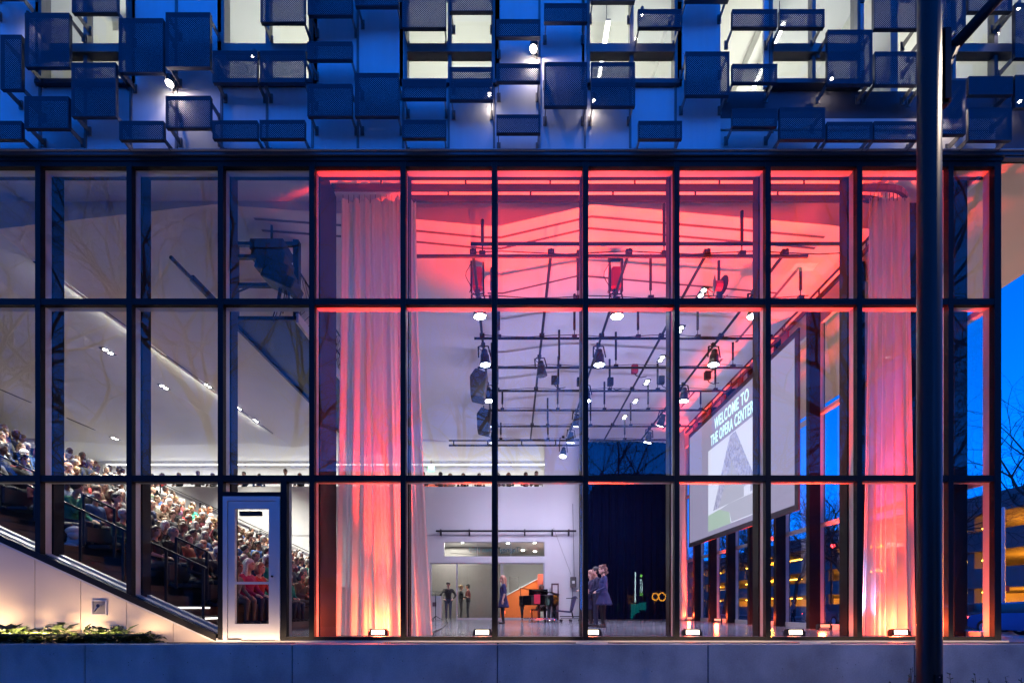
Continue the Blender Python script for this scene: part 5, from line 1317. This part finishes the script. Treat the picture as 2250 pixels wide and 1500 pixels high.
tag(merged(leafy(1500, (-10.5,-5.7,-0.43,-0.12,-0.08,hh), 0.10, 2), leafy(520, (-10.5,-5.75,-0.43,-0.14,-0.06,lambda x: hh(x)+0.05*math.sin(x*11)), 0.19, 5, 1.0), leafy(60, (-6.8,-6.2,-0.38,-0.2,0.06,0.2), 0.11, 6, 1.3)).build('ground_cover_plants', 'leaf'), 'low dark green leafy plants filling the bed below the beige wall', 'plants', kind='stuff')
def sprig(x, y, z, h, n, label, seed):
    rr = random.Random(seed); e = empty('shrub', (x, y, z), label, 'shrub', 'young shrubs before the concrete wall')
    st_ = MB(); lf_ = MB()
    for k in range(n):
        a = rr.uniform(0,6.28); top_ = Vector((0.22*math.cos(a)*rr.random(), 0.12*math.sin(a), h*rr.uniform(0.6,1.0)))
        st_.tube((0.05*math.cos(a),0.04*math.sin(a),0), top_, 0.006, 0.003, 5)
        for q in range(16):
            t = rr.uniform(0.25,1.0); c = top_*t; b = rr.uniform(0,6.28)
            d = Vector((math.cos(b), math.sin(b), 0.6)).normalized(); s = d.cross(Vector((0,0,1))).normalized(); l = 0.055*rr.uniform(0.7,1.2)
            lf_._add([c, c+d*l*0.5+s*l*0.28, c+d*l, c+d*l*0.5-s*l*0.28], [(0,1,2),(0,2,3)])
    st_.build('stem', 'bark', e); lf_.build('foliage', 'leaf', e)
for k, (px, top_y, lb) in enumerate(((1985,1462,'small shrub left of the lamp post foot at the bottom edge'),(2012,1484,'tiny shrub touching the left side of the lamp post'),(2100,1480,'small shrub right of the lamp post at the bottom edge'),(2155,1472,'taller shrub near the bottom right corner'),(2195,1484,'low shrub beside the one in the bottom right corner'),(2235,1482,'small shrub in the bottom right corner'),(1950,1494,'lowest tiny shrub sprig at the bottom edge left of the post'))):
    y = -1.05; z0 = -1.15; sprig(WX(px,y), y, z0, WZ(top_y,y)-z0, 6, lb, 40+k)

# ================================================================== BARE TREES
def bare_tree(seed, height, spread=1.0, levels=7, thick=0.02):
    rr = random.Random(seed); tr, cr = MB(), MB()
    def grow(p, d, l, r, lev):
        q = p; segs = 3 if lev < 3 else 2
        for s in range(segs):
            d2 = (d + Vector((rr.gauss(0,1),rr.gauss(0,1),rr.gauss(0,0.6)))*(0.10+0.03*lev)).normalized()
            e = q + d2*(l/segs); ra = r*(1-0.28*s/segs); rb = r*(1-0.28*(s+1)/segs)
            (tr if lev < 2 else cr).tube(q, e, ra, rb, 7 if lev < 2 else (5 if lev < 4 else 3), cap=False)
            if lev >= 2 and s < segs-1 and rr.random() < 0.75 and lev < levels:
                side = (d2 + Vector((rr.gauss(0,1),rr.gauss(0,1),rr.gauss(0,0.7)))*0.8*spread).normalized()
                grow(e, side, l*0.55, rb*0.5, lev+1)
            q, d = e, d2
        if lev < levels:
            n = 3 if lev < 3 else 2
            for k in range(n):
                ax = Vector((rr.gauss(0,1),rr.gauss(0,1),rr.gauss(0,0.35)+0.12)).normalized()
                nd = (d + ax*(0.75 if lev else 0.55)*spread).normalized()
                grow(q, nd, l*rr.uniform(0.66,0.86), r*0.72*rr.uniform(0.7,0.9), lev+1)
    grow(Vector((0,0,-0.1)), Vector((0,0,1)), height*0.24, height*thick, 0)
    return tr.mesh('trunk','bark'), cr.mesh('crown','bark')
T1 = bare_tree(3, 13, 1.0, 7, 0.014); T2 = bare_tree(9, 11, 1.15, 7, 0.014); T3 = bare_tree(21, 24, 0.95, 7, 0.014); T4 = bare_tree(33, 22, 1.0, 7, 0.014)
print('TREES', [len(t[1].polygons) for t in (T1, T2, T3, T4)], [max(v.co.z for v in t[1].vertices) for t in (T1, T2, T3, T4)])
def tree(x, y, z, T, s, rz, label, group):
    e = empty('bare_tree', (x, y, z), label, 'tree', group, rz=rz); e.scale = (s,)*3
    link('trunk', T[0], e); link('crown', T[1], e); return e
gt = 'street trees along the right-hand avenue'
for x, y, T, s, rz, lb in ((34.8,22.5,T1,1.5,0.4,'large bare tree against the sky at the right edge of the picture'),(35.2,31,T2,1.5,2.0,'bare tree behind the corner of the building at right, second from the edge'),
    (17.6,16.5,T2,0.8,1.0,'nearest bare street tree seen through the side windows'),(17.8,25.5,T1,0.85,3.0,'second bare street tree seen through the side windows'),(17.8,36,T2,1.1,5.0,'third bare street tree seen through the side windows'),(34.9,42,T1,1.5,2.7,'bare tree before the garage seen through the side windows'),(34.9,52,T2,1.7,4.1,'bare tree with spreading crown before the middle of the garage'),(35.0,72,T1,1.6,5.1,'bare tree before the far end of the garage'),(35.1,86,T2,1.8,0.1,'farthest bare tree in the row before the garage'),(35.1,61,T1,1.5,1.2,'far bare tree before the garage seen through the side windows'),(18,50,T1,1.1,0.7,'farthest bare street tree seen through the side windows')):
    tree(x, y, ground_z(min(x,18.8), y) if x < 20 else -0.5, T, s, rz, lb, gt)
gb = 'bare trees across the street, mirrored in the glass'
for x, y, T, s, rz, lb in ((-13.0,-15.5,T3,1.05,0.3,'big bare tree mirrored in the upper left panes'),(-7.0,-16.5,T4,1.15,1.6,'bare tree mirrored in the panes beside the catwalk'),(2.5,-19,T3,1.0,2.6,'bare tree mirrored in the dark stage curtain'),
    (14.5,-15,T4,1.15,3.9,'bare tree mirrored in the right corner panes'),(23,-17,T3,1.1,5.2,'bare tree mirrored at the far right pane edge'),(-20.5,-16,T4,1.1,4.4,'bare tree mirrored at the far left pane edge')):
    tree(x, y, -1.2, T, s, rz, lb, gb)
for k, (x, y, T, s, rz) in enumerate(((-34,-27,T1,1.9,0.2),(-25,-29,T2,2.0,1.2),(-15,-28,T1,1.75,2.9),(-5.5,-29.5,T2,1.9,3.3),(6.5,-28,T1,1.8,4.6),(17,-29,T2,2.0,5.5),(28,-28,T1,1.9,0.9))):
    tree(x, y, -1.2, T, s, rz, f'bare tree in the row beside the far buildings, {ORD[k]} from left, mirrored in the panes', gb)

# shop signs across the street, seen only as reflections
sgn = empty('upright_shop_sign', (9.9, -30.5, -1.2), 'upright lit shop sign mirrored in the navy stage curtain', 'sign')
MB().box(-0.1,0.95,0,0.15,2.1,4.6).build('board', 'black_metal', sgn)
MB().box(-0.2,-0.13,0.1,0.2,2.1,4.55).build('light_bar', 'em_sign_white', sgn)
for k in range(5):
    q = MB(); zc = 2.75+k*0.27
    for t in range(12):
        a_, c_ = 2*pi*t/12, 2*pi*(t+1)/12
        q.tube((0.3+0.10*math.cos(a_),0.17,zc+0.10*math.sin(a_)),(0.3+0.10*math.cos(c_),0.17,zc+0.10*math.sin(c_)),0.02,n=5)
    q.build('mark', 'em_sign_white' if k else 'em_sign_green', sgn)
MB().lathe([(0.12,0.0),(0.12,0.03)], (0.3,0.16,4.25), (0,1,0), 6).build('mark', 'em_sign_green', sgn)
MB().box(0.3,0.45,-0.2,-0.01,0,4.6).build('pole', 'black_metal', sgn)
s2 = empty('teal_banner', (9.8, -30, -1.2), 'teal banner mirrored below the upright sign', 'banner')
MB().prism([(-0.5,0.7),(-0.1,1.25),(0.15,1.3),(0.15,2.0),(-0.5,2.0)], 0, 0.04).build('cloth', 'em_sign_teal', s2)
MB().prism([(0.16,1.5),(0.65,1.5),(0.65,2.1),(0.16,2.1)], 0.05, 0.09).build('cloth', 'em_sign_teal', s2)
MB().tube((-0.5,0,0),(-0.5,0,2.1),0.03).build('pole', 'black_metal', s2)
s3 = empty('orange_ring_sign', (11.5, -30, 1.35), 'orange sign of round letters mirrored in the navy curtain', 'sign')
for k, (dx, q) in enumerate(((-0.30,0.24),(0.24,0.28))):
    b = MB(); n = 20
    for t in range(n):
        a, c = 2*pi*t/n, 2*pi*(t+1)/n
        b.tube((dx+q*math.cos(a),0,q*math.sin(a)*1.15),(dx+q*math.cos(c),0,q*math.sin(c)*1.15),0.055,n=6)
    b.build('letter_ring', 'em_sign_orange', s3)
MB().box(-0.5,0.5,-0.1,-0.04,-0.36,-0.32).build('backing_bar', 'black_metal', s3)
# dark buildings across the street (mirrored in the lower panes)
emitter('em_sodium_dim', (1.0, 0.5, 0.12), 0.6)
mat('dark_brick', (0.05,0.04,0.04), 0.9, 0, 0.3, 8)
for k, (x0, x1, hgt, lb) in enumerate(((-75,-26,12.6,'long dark brick building across the street at left'),(-24,6,13.1,'tallest dark brick building across the street in the middle'),(8,30,12.8,'lower dark shop building across the street behind the signs'),(33,80,13.4,'dark building across the street at far right'))):
    e = empty('street_building', (x0, -34, -1.2), lb, 'building', 'buildings across the street')
    MB().box(0, x1-x0, -12, 0, 0, hgt).build('wall', 'dark_brick', e)
    MB().box(-0.2, x1-x0+0.2, -12.2, 0.25, hgt, hgt+0.5).build('cornice', 'garage_concrete', e)
    for i in range(int((x1-x0)/3.2)):
        for j in range(int((hgt-1.5)/3.2)):
            MB().box(1+i*3.2, 2.7+i*3.2, 0.0, 0.05, 1.2+j*3.2, 3.2+j*3.2).build('window', 'car_glass', e)

# ================================================================== GARAGE ACROSS THE AVENUE
ga = empty('parking_garage', (37, 0, -0.5), 'concrete parking garage lit orange inside across the avenue', 'building')
for k in range(4):
    z = k*2.9
    MB().box(0.0, 30, 2, 110, z-0.3, z-0.002).build('deck', 'garage_concrete', ga)
    if k < 3:
        MB().box(0.0, 0.25, 2, 110, z, z+1.25).build('parapet', 'garage_concrete', ga)
        MB().box(16, 16.3, 2, 110, z, z+2.59).build('inner_wall', 'garage_back', ga) if 'garage_back' in MATS else MB().box(16, 16.3, 2, 110, z, z+2.59).build('inner_wall', 'sill_beige', ga)
        for y in range(4, 110, 9): MB().box(0.3, 0.9, y, y+0.6, z, z+2.59).build('column', 'garage_concrete', ga)
        for y in (8, 22, 36, 50, 64, 78, 92):
            MB().box(6, 6.2, y, y+3, z+2.42, z+2.5).build('tube_lamp', 'em_sodium', ga)
        for y in (14, 30, 50, 74, 98):
            lamp('sodium_light', 'POINT', ga, (7, y, z+1.9), 2000, (1.0, 0.33, 0.02), size=0.4)
MB().box(0.0, 0.25, 2, 110, 8.7, 9.9).build('parapet', 'garage_concrete', ga)

for k, (x0, x1, y, hgt, lb) in enumerate(((-10,14,75,9,'low dark block far beyond the back of the hall'),(8,40,110,24,'dark building closing the avenue seen through the side windows'),(42,90,120,13,'dark far building behind the garage'))):
    e = empty('far_building', (x0, y, -0.5), lb, 'building', 'dark far buildings')
    MB().box(0, x1-x0, 0, 15, 0, hgt).build('wall', 'dark_brick', e)
    MB().box(-0.2, x1-x0+0.2, -0.2, 15.2, hgt, hgt+0.5).build('cornice', 'garage_concrete', e)
    for i in range(int((x1-x0)/4)):
        for j in range(int((hgt-1.5)/3.4)):
            MB().box(1+i*4, 3+i*4, -0.05, 0.0, 1.2+j*3.4, 3.2+j*3.4).build('window', 'em_sodium_dim' if (i*3+j*5) % 7 == 0 else 'car_glass', e)
# ================================================================== CARS, STREET POLE, TRAFFIC LIGHT
def car(loc, rz, body_m, label, lights=True):
    e = empty('car', loc, label, 'car', 'cars on the avenue', rz=rz)
    side = [(-2.15,0.32),(-2.2,0.62),(-2.05,0.82),(-1.5,0.90),(-1.0,1.36),(0.35,1.42),(1.0,0.96),(1.95,0.84),(2.18,0.62),(2.18,0.32),(1.75,0.24),(-1.8,0.24)]
    MB().prism(side, -0.86, 0.86).build('body', body_m, e, bevel=0.05)
    gl = [(-1.36,0.92),(-0.93,1.30),(0.28,1.35),(0.86,0.97)]
    for s in (-1, 1): MB().prism(gl, s*0.862 if s > 0 else -0.872, 0.872 if s > 0 else -0.862).build('window', 'car_glass', e)
    MB()._add([(0.42,-0.75,1.40),(0.42,0.75,1.40),(1.03,0.8,0.975),(1.03,-0.8,0.975)],[(0,1,2,3)]).build('windscreen', 'car_glass', e)
    for x in (-1.35, 1.35):
        for s in (-1, 1):
            w = MB().lathe([(0.26,-0.1),(0.32,-0.09),(0.32,0.09),(0.26,0.1)], (x, s*0.78, 0.32), (0,1,0), 20).build('wheel', 'tyre', e)
            MB().lathe([(0.19,-0.105),(0.19,0.105)], (x, s*0.78, 0.32), (0,1,0), 14).build('rim', 'silver', w)
    for s in (-1, 1):
        MB().cbox((2.17, s*0.62, 0.64), (0.06,0.36,0.14)).build('headlight', 'em_head', e)
        MB().cbox((-2.17, s*0.64, 0.70), (0.06,0.30,0.16)).build('tail_light', 'em_red', e)
    return e
car((21.2, 11.5, -0.62), -pi/2, 'car_blue', 'blue car with lit headlights passing at the right edge of the picture')
car((21.6, 24.5, -0.62), -pi/2, 'car_dark', 'dark car with lit headlights seen through the side windows')
car((30.6, 29, -0.62), pi/2, 'car_dark', 'far dark car with red tail lights seen through the side windows')
car((24.8, 17, -0.62), -pi/2, 'car_dark', 'second dark car in the nearer lane behind the building corner')
sl = empty('street_pole', (WX(2204,17.5), 17.5, -0.5), 'slim grey street pole between the glass corner and the garage', 'pole')
MB().lathe([(0.12,0),(0.12,0.4),(0.085,0.42),(0.07,6.3),(0.04,6.35)], (0,0,0), (0,0,1), 14).build('shaft', 'silver', sl)
MB().box(-0.03,0.3,-0.02,0.02,1.9,2.2).build('small_sign', 'red_metal', sl)
tl = empty('traffic_light', (WX(1826,30), 30, -0.45), 'traffic light showing red beyond the side windows', 'traffic light')
MB().tube((0,0,0),(0,0,5.4),0.07).build('pole', 'dark_steel', tl)
MB().box(-0.18,0.18,-0.2,0.2,5.1,6.1).build('housing', 'black_metal', tl)
MB().lathe([(0.16,0),(0.16,0.03)], (0,-0.2,5.85), (0,-1,0), 14).build('red_lamp', 'em_red', tl)
# warm linear light lying behind the concrete wall, washing the beige wall and the door foot
ul = empty('ledge_light', (0, -0.425, 0.0), 'slim warm light bar lying behind the concrete wall below the beige wall', 'light bar')
for x0, x1, z, en in ((-10.4,-8.3,0.13,26),(-8.2,-6.9,0.13,24),(-6.8,-5.7,0.13,7),(-5.4,-3.4,0.0,7),(-2.0,1.0,0.0,5),(1.5,4.5,0.0,5),(5.0,8.5,0.0,5)):
    MB().box(x0, x1, -0.012, 0.012, z-0.03, z-0.005).build('housing', 'black_metal', ul)
    lamp('glow', 'AREA', ul, ((x0+x1)/2, 0.0, z), en, (1.0, 0.66, 0.38), target=((x0+x1)/2, -0.03, z+0.28), sx=(x1-x0), sy=0.02)
# added uplights in the pavement, put in to brighten the overhang soffit
for k, y in enumerate((2.0, 6.0, 10.0)):
    e = empty('added_soffit_uplight', (10.2, y, -0.12), f'{pos[k]} added pavement uplight washing the beige soffit at right', 'uplight', 'added uplights under the overhang')
    MB().lathe([(0.10,0.02),(0.11,0.06),(0.10,0.07)], (0,0,0), (0,0,1), 12).build('housing', 'silver', e)
    lamp('wash', 'SPOT', e, (0,0,0.12), 260, (1.0, 0.74, 0.52), target=(10.0, y, 8), size=0.08, spot=95, blend=1.0)
